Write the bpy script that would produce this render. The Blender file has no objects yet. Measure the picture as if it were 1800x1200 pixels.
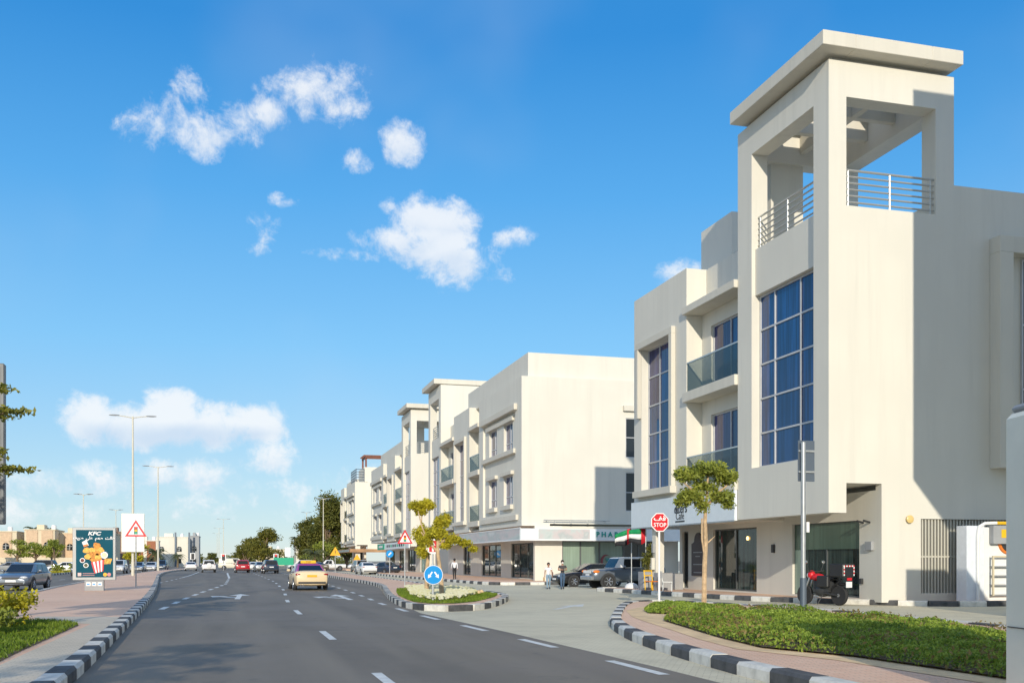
import bpy, bmesh, math, random
import numpy as np
from mathutils import Vector, Matrix
random.seed(7)
np.random.seed(7)
SC = bpy.context.scene
COL = SC.collection
R = math.radians

# ------------------------------------------------------------------ camera
cam_d = bpy.data.cameras.new('camera')
cam = bpy.data.objects.new('camera', cam_d)
COL.objects.link(cam)
SC.camera = cam
cam.location = (0, 0, 1.6)
cam.rotation_euler = (R(90), 0, R(-15.35))
cam_d.lens = 36
cam_d.sensor_width = 36
cam_d.shift_y = 0.2139
cam_d.clip_start = 0.1
cam_d.clip_end = 6000

# ------------------------------------------------------------------ light
SUN_DIR = Vector((0.262, 1.0, -0.305)).normalized()      # the way the light travels
sun_d = bpy.data.lights.new('sun', 'SUN')
sun_d.energy = 2.85
sun_d.angle = R(0.53)
sun_d.color = (1.0, 0.905, 0.74)
sun = bpy.data.objects.new('sun', sun_d)
COL.objects.link(sun)
sun.rotation_euler = SUN_DIR.to_track_quat('-Z', 'Y').to_euler()

SC.view_settings.view_transform = 'Standard'
SC.view_settings.look = 'None'
SC.view_settings.exposure = 0.40
SC.view_settings.gamma = 1.0
SC.view_settings.use_curve_mapping = False

SKY_STRENGTH = 0.13
world = bpy.data.worlds.new('World')
SC.world = world
world.use_nodes = True


class NT:
    """small helper to write node trees"""
    def __init__(s, tree):
        s.t = tree
        s.n = tree.nodes
        s.l = tree.links

    def node(s, kind, **kw):
        n = s.n.new(kind)
        for k, v in kw.items():
            setattr(n, k, v)
        return n

    def put(s, sock, v):
        if isinstance(v, bpy.types.NodeSocket):
            s.l.new(v, sock)
        elif v is not None:
            if hasattr(sock, 'default_value') and not isinstance(sock.default_value, (float, int)) and len(sock.default_value) == 4 and len(v) == 3:
                v = (*v, 1)
            sock.default_value = v

    def math(s, op, a, b=None, c=None, clamp=False):
        n = s.node('ShaderNodeMath', operation=op, use_clamp=clamp)
        s.put(n.inputs[0], a)
        s.put(n.inputs[1], b)
        s.put(n.inputs[2], c)
        return n.outputs[0]

    def mix(s, fac, a, b, mode='MIX'):
        n = s.node('ShaderNodeMix', data_type='RGBA', blend_type=mode)
        s.put(n.inputs[0], fac)
        s.put(n.inputs[6], a)
        s.put(n.inputs[7], b)
        return n.outputs[2]

    def noise(s, vec, scale, detail=4, rough=0.55, dist=0.0):
        n = s.node('ShaderNodeTexNoise')
        s.put(n.inputs['Vector'], vec)
        n.inputs['Scale'].default_value = scale
        n.inputs['Detail'].default_value = detail
        n.inputs['Roughness'].default_value = rough
        n.inputs['Distortion'].default_value = dist
        return n.outputs['Fac']

    def ramp(s, fac, stops):
        n = s.node('ShaderNodeValToRGB')
        s.put(n.inputs[0], fac)
        e = n.color_ramp.elements
        while len(e) < len(stops):
            e.new(0.5)
        for el, (p, c) in zip(e, stops):
            el.position = p
            el.color = (*c, 1) if len(c) == 3 else c
        return n.outputs[0]

    def smooth(s, v, a, b):
        n = s.node('ShaderNodeMapRange', interpolation_type='SMOOTHSTEP')
        s.put(n.inputs[0], v)
        n.inputs[1].default_value = a
        n.inputs[2].default_value = b
        return n.outputs[0]


def build_world():
    w = NT(world.node_tree)
    w.n.clear()
    out = w.node('ShaderNodeOutputWorld')
    bg = w.node('ShaderNodeBackground')
    bg.inputs[1].default_value = SKY_STRENGTH
    w.l.new(bg.outputs[0], out.inputs[0])
    sky = w.node('ShaderNodeTexSky', sky_type='NISHITA')
    sky.sun_disc = False
    sky.sun_elevation = R(16.4)
    sky.sun_rotation = R(194.7)
    sky.air_density = 1.0
    sky.dust_density = 0.0
    sky.ozone_density = 3.0
    hs = w.node('ShaderNodeHueSaturation')
    hs.inputs['Hue'].default_value = 0.496
    hs.inputs['Saturation'].default_value = 1.2
    hs.inputs['Value'].default_value = 1.28
    w.l.new(sky.outputs[0], hs.inputs['Color'])
    base = hs.outputs[0]
    tc = w.node('ShaderNodeTexCoord')
    sep = w.node('ShaderNodeSeparateXYZ')
    w.l.new(tc.outputs['Generated'], sep.inputs[0])
    x, y, z = sep.outputs
    az = w.math('MULTIPLY', w.math('ARCTAN2', x, y), 180 / math.pi)          # degrees east of the road axis
    el = w.math('MULTIPLY', w.math('ARCSINE', z), 180 / math.pi)
    vec = tc.outputs['Generated']
    n1 = w.noise(vec, 19, 9, 0.66, 0.3)
    n2 = w.noise(vec, 58, 7, 0.68, 0.4)
    n3 = w.noise(vec, 5, 3, 0.5)
    warp = w.math('ADD', w.math('MULTIPLY', w.math('SUBTRACT', n1, 0.5), 4.0), w.math('MULTIPLY', w.math('SUBTRACT', n2, 0.5), 1.9))
    # (azimuth, elevation, half width, half height, weight) in degrees: where each cloud stands in the sky
    blobs = CLOUDS
    field = None
    top = None
    for (a0, e0, ra, re, wt) in blobs:
        da = w.math('DIVIDE', w.math('SUBTRACT', az, a0), ra)
        de = w.math('DIVIDE', w.math('SUBTRACT', el, e0), re)
        r2 = w.math('ADD', w.math('MULTIPLY', da, da), w.math('MULTIPLY', de, de))
        f = w.math('MULTIPLY', w.math('SUBTRACT', 1.0, r2), wt)
        if field is None:
            field, top = f, w.math('MULTIPLY', de, w.math('MAXIMUM', f, 0.0))
        else:
            field = w.math('SMOOTH_MAX', field, f, 0.25)
            top = w.math('ADD', top, w.math('MULTIPLY', de, w.math('MAXIMUM', f, 0.0)))
    d = w.math('ADD', w.math('MAXIMUM', field, -2.5), warp)
    alpha = w.smooth(d, -0.02, 1.3)
    lit = w.smooth(w.math('ADD', w.math('ADD', top, w.math('MULTIPLY', w.math('SUBTRACT', n1, 0.5), 1.4)), 0.25), -0.8, 0.6)
    ccol = w.mix(lit, (3.9, 4.5, 5.3), (5.6, 5.7, 5.8))
    # thin veil and low haze bank near the horizon, all round
    veil = w.math('MULTIPLY', w.smooth(n3, 0.5, 0.85), 0.10)
    grad = w.ramp(w.math('DIVIDE', el, 90.0), [(0.0, (2.65, 3.5, 4.2)), (0.047, (2.3, 3.4, 4.4)), (0.128, (1.25, 3.05, 4.95)), (0.215, (0.52, 2.25, 4.7)), (0.30, (0.14, 1.5, 4.0)), (1.0, (0.06, 0.8, 2.7))])
    sky2 = w.mix(0.84, base, grad)
    sky3 = w.mix(veil, sky2, (4.2, 4.6, 5.0))
    # denser bright cloud added only outside the view, to whiten the fill light
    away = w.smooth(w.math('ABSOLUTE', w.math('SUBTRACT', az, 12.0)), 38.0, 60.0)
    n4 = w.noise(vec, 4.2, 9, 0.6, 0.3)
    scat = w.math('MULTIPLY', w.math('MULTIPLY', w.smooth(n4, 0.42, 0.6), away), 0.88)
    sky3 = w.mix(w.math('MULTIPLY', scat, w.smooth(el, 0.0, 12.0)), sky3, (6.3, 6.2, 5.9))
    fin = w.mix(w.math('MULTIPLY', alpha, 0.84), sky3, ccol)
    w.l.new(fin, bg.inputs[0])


def px_dir(u, v):
    """direction (azimuth, elevation in degrees) of a cloud noted in the photograph"""
    a = math.atan((u - 900) / 1800)
    return math.degrees(a) + 15.35, math.degrees(math.atan((985 - v) / 1800 * math.cos(a)))


CLOUDS = []
for (u, v, ru, rv, wt) in [
    (250, 222, 48, 34, 0.85), (300, 200, 45, 34, 0.6), (340, 155, 38, 34, 0.55), (372, 235, 62, 40, 1.15), (420, 215, 60, 40, 0.85), (472, 200, 40, 32, 1.1),
    (520, 168, 66, 36, 0.55), (585, 150, 66, 36, 0.55), (600, 190, 36, 24, 0.45),
    (705, 250, 40, 38, 1.15), (627, 283, 34, 20, 0.85), (462, 402, 32, 28, 0.65), (450, 435, 24, 14, 0.6), (492, 352, 26, 12, 0.5),
    (680, 360, 24, 20, 0.9), (740, 390, 64, 48, 1.5), (800, 400, 54, 56, 1.5), (690, 425, 74, 30, 1.2), (610, 448, 70, 14, 0.75), (820, 460, 72, 46, 1.2), (760, 445, 90, 36, 1.3), (890, 420, 50, 20, 0.85), (870, 482, 40, 24, 0.9),
    (165, 738, 56, 46, 1.6), (240, 748, 80, 46, 1.8), (310, 738, 80, 52, 1.9), (385, 748, 86, 44, 1.8), (455, 748, 56, 40, 1.6), (475, 800, 56, 34, 1.0),
    (90, 845, 80, 28, 0.7), (190, 842, 90, 30, 0.75), (300, 832, 90, 30, 0.75), (350, 835, 60, 30, 0.7), (500, 868, 70, 22, 0.45), (600, 840, 60, 24, 0.35), (1190, 480, 52, 26, 1.15), (40, 900, 90, 24, 0.35), (380, 890, 130, 22, 0.3),
]:
    a0, e0 = px_dir(u, v)
    CLOUDS.append((a0, e0, ru / 1800 * 62, rv / 1800 * 62, wt))
build_world()

# ------------------------------------------------------------------ materials
def mat(name, color, rough=0.6, metal=0.0, vary=0.0, vscale=3.0, bump=0.0, bscale=60.0, spec=0.5, coat=0.0, island=0.0, emit=None):
    m = bpy.data.materials.new(name)
    m.use_nodes = True
    w = NT(m.node_tree)
    b = w.n['Principled BSDF']
    b.inputs['Roughness'].default_value = rough
    b.inputs['Metallic'].default_value = metal
    b.inputs['Specular IOR Level'].default_value = spec
    b.inputs['Coat Weight'].default_value = coat
    b.inputs['Coat Roughness'].default_value = 0.05
    tc = w.node('ShaderNodeTexCoord')
    col = (*color, 1)
    b.inputs['Base Color'].default_value = col
    if vary:
        f = w.noise(tc.outputs['Object'], vscale, 5, 0.6)
        c = w.mix(w.smooth(f, 0.3, 0.7), tuple(v * (1 - vary) for v in color), tuple(min(1, v * (1 + vary)) for v in color))
        w.l.new(c, b.inputs['Base Color'])
    if island:
        g = w.node('ShaderNodeNewGeometry')
        c = w.mix(g.outputs['Random Per Island'], tuple(v * (1 - island) for v in color), tuple(min(1, v * (1 + island)) for v in color))
        w.l.new(c, b.inputs['Base Color'])
    if bump:
        f = w.noise(tc.outputs['Object'], bscale, 4, 0.6)
        bn = w.node('ShaderNodeBump')
        bn.inputs['Strength'].default_value = bump
        bn.inputs['Distance'].default_value = 0.02
        w.l.new(f, bn.inputs['Height'])
        w.l.new(bn.outputs[0], b.inputs['Normal'])
    if emit:
        b.inputs['Emission Color'].default_value = (*emit[0], 1)
        b.inputs['Emission Strength'].default_value = emit[1]
    return m


def wall_mat(name, color, streak=0.06):
    """painted render: faint trowel marks, cloudy patches, water streaks running down"""
    m = mat(name, color, 0.85, spec=0.25)
    w = NT(m.node_tree)
    b = w.n['Principled BSDF']
    g = w.node('ShaderNodeNewGeometry')
    mp = w.node('ShaderNodeMapping')
    w.l.new(g.outputs['Position'], mp.inputs[0])
    mp.inputs['Scale'].default_value = (1.6, 1.6, 0.10)
    f = w.noise(mp.outputs[0], 1.3, 6, 0.65)
    f2 = w.noise(g.outputs['Position'], 0.35, 4, 0.5)
    c = w.mix(w.smooth(f, 0.42, 0.75), tuple(v for v in color), tuple(v * (1 - 1.5 * streak) for v in color))
    c = w.mix(w.smooth(f2, 0.3, 0.75), c, tuple(v * (1 - streak) for v in color))
    w.l.new(c, b.inputs['Base Color'])
    f3 = w.noise(g.outputs['Position'], 45, 4, 0.7)
    bn = w.node('ShaderNodeBump')
    bn.inputs['Strength'].default_value = 0.12
    bn.inputs['Distance'].default_value = 0.01
    w.l.new(f3, bn.inputs['Height'])
    w.l.new(bn.outputs[0], b.inputs['Normal'])
    return m


def asphalt_mat():
    m = mat('asphalt', (0.14, 0.13, 0.115), 0.72, spec=0.35)
    w = NT(m.node_tree)
    b = w.n['Principled BSDF']
    g = w.node('ShaderNodeNewGeometry')
    mp = w.node('ShaderNodeMapping')
    w.l.new(g.outputs['Position'], mp.inputs[0])
    mp.inputs['Scale'].default_value = (1.0, 0.06, 1)
    tracks = w.noise(mp.outputs[0], 0.75, 4, 0.5)
    patch = w.noise(g.outputs['Position'], 0.22, 5, 0.6)
    grain = w.noise(g.outputs['Position'], 70, 3, 0.7)
    c = w.mix(w.smooth(tracks, 0.35, 0.68), (0.165, 0.138, 0.103), (0.25, 0.21, 0.155))
    c = w.mix(w.smooth(patch, 0.35, 0.75), c, (0.23, 0.195, 0.155))
    stain = w.noise(g.outputs['Position'], 1.1, 6, 0.7, 0.6)
    c = w.mix(w.math('MULTIPLY', w.smooth(stain, 0.56, 0.72), 0.45), c, (0.10, 0.090, 0.078))
    c = w.mix(w.math('MULTIPLY', w.smooth(grain, 0.45, 0.75), 0.4), c, (0.22, 0.21, 0.195))
    w.l.new(c, b.inputs['Base Color'])
    bn = w.node('ShaderNodeBump')
    bn.inputs['Strength'].default_value = 0.35
    bn.inputs['Distance'].default_value = 0.01
    w.l.new(grain, bn.inputs['Height'])
    w.l.new(bn.outputs[0], b.inputs['Normal'])
    return m


def paver_mat(name, c1, c2, mortar, bw=0.2, rot=0.0, dirt=0.25):
    m = mat(name, c1, 0.85, spec=0.25)
    w = NT(m.node_tree)
    b = w.n['Principled BSDF']
    g = w.node('ShaderNodeNewGeometry')
    mp = w.node('ShaderNodeMapping')
    w.l.new(g.outputs['Position'], mp.inputs[0])
    mp.inputs['Rotation'].default_value = (0, 0, rot)
    br = w.node('ShaderNodeTexBrick')
    w.l.new(mp.outputs[0], br.inputs['Vector'])
    br.inputs['Color1'].default_value = (*c1, 1)
    br.inputs['Color2'].default_value = (*c2, 1)
    br.inputs['Mortar'].default_value = (*mortar, 1)
    br.inputs['Scale'].default_value = 1.0
    br.inputs['Mortar Size'].default_value = 0.006
    br.inputs['Brick Width'].default_value = bw
    br.inputs['Row Height'].default_value = bw / 2
    f = w.noise(g.outputs['Position'], 0.9, 6, 0.62)
    f2 = w.noise(g.outputs['Position'], 0.12, 3, 0.5)
    c = w.mix(w.math('MULTIPLY', w.smooth(f, 0.4, 0.75), dirt), br.outputs['Color'], tuple(v * 0.62 for v in c1))
    c = w.mix(w.math('MULTIPLY', w.smooth(f2, 0.35, 0.7), 0.35), c, tuple(min(1, v * 1.25) for v in c2))
    w.l.new(c, b.inputs['Base Color'])
    bn = w.node('ShaderNodeBump')
    bn.inputs['Strength'].default_value = 0.5
    bn.inputs['Distance'].default_value = 0.006
    bn.invert = True
    w.l.new(br.outputs['Fac'], bn.inputs['Height'])
    w.l.new(bn.outputs[0], b.inputs['Normal'])
    return m


def glass_mat(name, color, rough=0.03, spec=0.5, folds=0.0):
    m = mat(name, color, rough, spec=spec)
    w = NT(m.node_tree)
    b = w.n['Principled BSDF']
    b.inputs['IOR'].default_value = 1.5
    g = w.node('ShaderNodeNewGeometry')
    mp = w.node('ShaderNodeMapping')
    w.l.new(g.outputs['Position'], mp.inputs[0])
    mp.inputs['Scale'].default_value = (6, 6, 0.25)
    oi = w.node('ShaderNodeObjectInfo')
    cb = w.node('ShaderNodeCombineXYZ')
    w.l.new(w.math('MULTIPLY', oi.outputs['Random'], 37.0), cb.inputs[0])
    w.l.new(cb.outputs[0], mp.inputs['Location'])
    f = w.noise(mp.outputs[0], 1.0, 3, 0.5)
    f2 = w.math('ADD', w.math('MULTIPLY', w.noise(g.outputs['Position'], 0.35, 2, 0.5), 0.6), w.math('MULTIPLY', oi.outputs['Random'], 0.45))
    c = w.mix(w.smooth(f, 0.35, 0.7), tuple(v * (1 - folds) for v in color), tuple(v * (1 + folds) for v in color))
    c = w.mix(w.math('MULTIPLY', w.smooth(f2, 0.35, 0.75), 0.6), c, tuple(v * 0.4 for v in color))
    w.l.new(c, b.inputs['Base Color'])
    # slightly wavy panes
    f3 = w.noise(g.outputs['Position'], 1.6, 2, 0.5)
    bn = w.node('ShaderNodeBump')
    bn.inputs['Strength'].default_value = 0.03
    bn.inputs['Distance'].default_value = 0.05
    w.l.new(f3, bn.inputs['Height'])
    w.l.new(bn.outputs[0], b.inputs['Normal'])
    return m


def clear_glass(name, tint, alpha=0.35):
    m = bpy.data.materials.new(name)
    m.use_nodes = True
    w = NT(m.node_tree)
    w.n.clear()
    out = w.node('ShaderNodeOutputMaterial')
    tr = w.node('ShaderNodeBsdfTransparent')
    tr.inputs[0].default_value = (*tint, 1)
    gl = w.node('ShaderNodeBsdfGlossy')
    gl.inputs['Roughness'].default_value = 0.03
    fr = w.node('ShaderNodeLayerWeight')
    fr.inputs[0].default_value = 0.5
    mx = w.node('ShaderNodeMixShader')
    w.l.new(w.math('ADD', w.math('MULTIPLY', w.math('POWER', fr.outputs['Facing'], 2.0), 0.24), 0.03), mx.inputs[0])
    w.l.new(tr.outputs[0], mx.inputs[1])
    w.l.new(gl.outputs[0], mx.inputs[2])
    w.l.new(mx.outputs[0], out.inputs[0])
    return m


def leaf_mat(name, dark, light, clump=1.2, trans=0.35):
    m = bpy.data.materials.new(name)
    m.use_nodes = True
    w = NT(m.node_tree)
    w.n.clear()
    out = w.node('ShaderNodeOutputMaterial')
    g = w.node('ShaderNodeNewGeometry')
    f = w.noise(g.outputs['Position'], clump, 3, 0.5)
    fac = w.math('ADD', w.math('MULTIPLY', g.outputs['Random Per Island'], 0.55), w.math('MULTIPLY', w.smooth(f, 0.3, 0.7), 0.45))
    c = w.mix(fac, dark, light)
    d = w.node('ShaderNodeBsdfPrincipled')
    d.inputs['Roughness'].default_value = 0.5
    d.inputs['Specular IOR Level'].default_value = 0.3
    w.l.new(c, d.inputs['Base Color'])
    t = w.node('ShaderNodeBsdfTranslucent')
    w.l.new(c, t.inputs[0])
    mx = w.node('ShaderNodeMixShader')
    mx.inputs[0].default_value = trans
    w.l.new(d.outputs[0], mx.inputs[1])
    w.l.new(t.outputs[0], mx.inputs[2])
    w.l.new(mx.outputs[0], out.inputs[0])
    return m


M = {}
M['wall'] = wall_mat('cream_render', (0.715, 0.688, 0.61), 0.06)
M['trim'] = wall_mat('trim_render', (0.67, 0.635, 0.55), 0.07)
M['wall_far'] = wall_mat('pale_render', (0.77, 0.73, 0.63))
M['villa'] = wall_mat('villa_render', (0.72, 0.62, 0.45), 0.08)
M['villa_tan'] = mat('villa_tan', (0.62, 0.45, 0.30), 0.85, vary=0.1)
M['brown_wall'] = mat('brown_wall', (0.25, 0.16, 0.12), 0.8, vary=0.1)
M['roof_red'] = mat('roof_red', (0.36, 0.14, 0.07), 0.8, vary=0.15)
M['frame'] = mat('window_frame', (0.50, 0.51, 0.53), 0.4, vary=0.05)
M['frame_dark'] = mat('dark_frame', (0.09, 0.10, 0.10), 0.4)
M['glass_blue'] = glass_mat('blue_glass', (0.010, 0.07, 0.22), folds=0.4)
M['glass_violet'] = glass_mat('violet_glass', (0.05, 0.055, 0.17), folds=0.3)
M['glass_dark'] = glass_mat('dark_glass', (0.02, 0.025, 0.03))
M['glass_green'] = glass_mat('green_glass', (0.09, 0.15, 0.11), rough=0.15, folds=0.15)
M['glass_shop'] = glass_mat('shop_glass', (0.035, 0.055, 0.05), folds=0.5)
M['glass_teal'] = glass_mat('teal_glass', (0.10, 0.32, 0.30), rough=0.2, folds=0.15)
M['glass_frost'] = glass_mat('frosted_green', (0.30, 0.40, 0.32), rough=0.3, folds=0.1)
M['balustrade'] = clear_glass('balustrade_glass', (0.55, 0.58, 0.56))
M['rail'] = mat('rail_steel', (0.55, 0.55, 0.52), 0.35, 0.6)
M['white'] = mat('white_paint', (0.80, 0.80, 0.78), 0.5, vary=0.04, vscale=2)
M['sign_white'] = mat('sign_white', (0.72, 0.77, 0.80), 0.35, vary=0.03)
M['band_grey'] = mat('awning_print', (0.42, 0.48, 0.47), 0.35, vary=0.22, vscale=0.9)
M['band_stripe'] = None
M['black'] = mat('black_paint', (0.02, 0.02, 0.022), 0.45)
M['rubber'] = mat('tyre_rubber', (0.022, 0.022, 0.023), 0.8, bump=0.2)
M['dark'] = mat('dark_plastic', (0.035, 0.036, 0.038), 0.55)
M['alloy'] = mat('alloy', (0.55, 0.56, 0.58), 0.3, 0.8)
M['chrome'] = mat('chrome', (0.7, 0.7, 0.72), 0.15, 1.0)
M['kerb_white'] = mat('kerb_white', (0.66, 0.64, 0.58), 0.8, vary=0.16, vscale=4, bump=0.3, bscale=40)
M['kerb_black'] = mat('kerb_black', (0.075, 0.076, 0.078), 0.75, vary=0.3, vscale=4, bump=0.3, bscale=40)
M['asphalt'] = asphalt_mat()
M['mark'] = mat('road_paint', (0.70, 0.70, 0.66), 0.6, vary=0.14, vscale=5)
M['paver_red'] = paver_mat('red_pavers', (0.80, 0.50, 0.34), (0.84, 0.57, 0.41), (0.56, 0.38, 0.27), 0.2, 0.3)
M['paver_grey'] = paver_mat('grey_pavers', (0.63, 0.57, 0.415), (0.69, 0.63, 0.465), (0.46, 0.41, 0.29), 0.2, 0.5, 0.35)
M['paver_kerb'] = paver_mat('path_pavers', (0.62, 0.54, 0.42), (0.69, 0.60, 0.47), (0.44, 0.38, 0.29), 0.2, 0.1)
M['sand'] = mat('sand', (0.80, 0.57, 0.32), 0.95, vary=0.15, vscale=2, bump=0.3, bscale=30)
M['soil'] = mat('soil', (0.16, 0.11, 0.065), 0.95, vary=0.3, vscale=3, bump=0.5, bscale=20)
M['lamp_post'] = mat('lamp_post_paint', (0.60, 0.57, 0.47), 0.45, vary=0.04)
M['pole'] = mat('galvanised_pole', (0.42, 0.44, 0.45), 0.4, 0.5, vary=0.08, vscale=6)
M['red'] = mat('sign_red', (0.62, 0.012, 0.02), 0.4)
M['sign_blue'] = mat('sign_blue', (0.0, 0.27, 0.68), 0.35)
M['sign_face'] = mat('sign_face_white', (0.82, 0.82, 0.82), 0.4)
M['amber'] = mat('sign_amber', (0.85, 0.42, 0.01), 0.45)
M['green'] = mat('sign_green', (0.0, 0.36, 0.20), 0.45)
M['flag_green'] = mat('flag_green', (0.0, 0.25, 0.08), 0.7)
M['flag_red'] = mat('flag_red', (0.60, 0.015, 0.03), 0.7)
M['flag_white'] = mat('flag_white', (0.8, 0.8, 0.8), 0.7)
M['grey_panel'] = mat('grey_panel', (0.80, 0.77, 0.64), 0.5, vary=0.05, vscale=1.2)
M['case_grey'] = mat('case_grey', (0.36, 0.37, 0.37), 0.45, 0.2, vary=0.05)
M['poster_grey'] = mat('poster_grey', (0.15, 0.16, 0.17), 0.5, vary=0.2, vscale=0.8)
M['poster_teal'] = mat('poster_teal', (0.001, 0.075, 0.115), 0.6, vary=0.1, vscale=1, spec=0.15)
M['plate_grey'] = mat('sign_back', (0.11, 0.14, 0.18), 0.5, 0.3)
M['planter'] = mat('planter_grey', (0.33, 0.34, 0.35), 0.7, vary=0.06)
M['brown_board'] = mat('brown_board', (0.055, 0.038, 0.040), 0.5)
M['louvre'] = mat('louvre_paint', (0.52, 0.50, 0.43), 0.6)
M['yellow'] = mat('yellow_paint', (0.80, 0.48, 0.01), 0.45)
M['orange'] = mat('orange_paint', (0.75, 0.20, 0.02), 0.5)
M['wood'] = mat('stained_wood', (0.20, 0.075, 0.045), 0.7, vary=0.2)
M['bark_pale'] = mat('pale_bark', (0.50, 0.36, 0.215), 0.9, vary=0.25, vscale=6, bump=0.6, bscale=25)
M['bark'] = mat('brown_bark', (0.20, 0.14, 0.09), 0.9, vary=0.25, vscale=6, bump=0.6, bscale=25)
M['leaf_mid'] = leaf_mat('leaf_mid', (0.12, 0.165, 0.025), (0.48, 0.51, 0.09))
M['leaf_yellow'] = leaf_mat('leaf_yellow', (0.27, 0.26, 0.02), (0.76, 0.66, 0.05))
M['leaf_dark'] = leaf_mat('leaf_dark', (0.05, 0.07, 0.015), (0.25, 0.24, 0.05), 0.4)
M['leaf_olive'] = leaf_mat('leaf_olive', (0.07, 0.085, 0.015), (0.30, 0.27, 0.05), 0.5)
M['leaf_palm'] = leaf_mat('leaf_palm', (0.06, 0.08, 0.03), (0.20, 0.22, 0.10), 0.6)
M['leaf_hedge'] = leaf_mat('leaf_hedge', (0.09, 0.17, 0.022), (0.44, 0.55, 0.08), 1.4)
M['leaf_dry'] = leaf_mat('leaf_dry', (0.16, 0.12, 0.04), (0.34, 0.26, 0.09), 0.9)
M['leaf_tier'] = leaf_mat('leaf_tier', (0.09, 0.11, 0.02), (0.42, 0.38, 0.05), 0.9)
M['grass'] = leaf_mat('grass_blade', (0.08, 0.16, 0.015), (0.33, 0.43, 0.05), 0.7, 0.4)
M['petal'] = leaf_mat('petal', (0.70, 0.66, 0.34), (0.82, 0.80, 0.62), 2.0, 0.25)
M['skin'] = mat('skin', (0.36, 0.20, 0.13), 0.6)
M['hair'] = mat('hair', (0.02, 0.016, 0.014), 0.6)
M['shirt_white'] = mat('white_cotton', (0.78, 0.78, 0.80), 0.8)
M['shirt_dark'] = mat('charcoal_cotton', (0.06, 0.055, 0.06), 0.8)
M['jeans_light'] = mat('pale_denim', (0.22, 0.32, 0.42), 0.85, vary=0.1, vscale=8)
M['jeans_blue'] = mat('blue_denim', (0.06, 0.11, 0.19), 0.85, vary=0.15, vscale=8)
M['trousers_black'] = mat('black_cloth', (0.02, 0.02, 0.024), 0.8)
M['bag'] = mat('dark_leather', (0.06, 0.03, 0.03), 0.6)
M['bag_tan'] = mat('tan_bag', (0.50, 0.30, 0.08), 0.7)
M['interior'] = mat('shop_interior', (0.30, 0.27, 0.20), 0.9)
PAINT = {}


def paint(name, c, rough=0.25, metal=0.0):
    if name not in PAINT:
        PAINT[name] = mat('paint_' + name, c, rough, metal, coat=0.6)
    return PAINT[name]


def stripe_mat():
    """printed awning: soft slanting bands of teal, rose and grey"""
    m = mat('awning_stripes', (0.5, 0.5, 0.5), 0.4)
    w = NT(m.node_tree)
    g = w.node('ShaderNodeNewGeometry')
    mp = w.node('ShaderNodeMapping')
    w.l.new(g.outputs['Position'], mp.inputs[0])
    mp.inputs['Scale'].default_value = (0.55, 0.16, 0.55)
    mp.inputs['Rotation'].default_value = (0.0, 0.6, 0.0)
    f = w.noise(mp.outputs[0], 1.6, 3, 0.5)
    c = w.ramp(f, [(0.3, (0.36, 0.46, 0.45)), (0.42, (0.50, 0.55, 0.54)), (0.52, (0.56, 0.50, 0.50)), (0.6, (0.42, 0.46, 0.46)), (0.72, (0.60, 0.60, 0.59))])
    w.l.new(c, w.n['Principled BSDF'].inputs['Base Color'])
    return m


M['band_stripe'] = stripe_mat()

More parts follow.
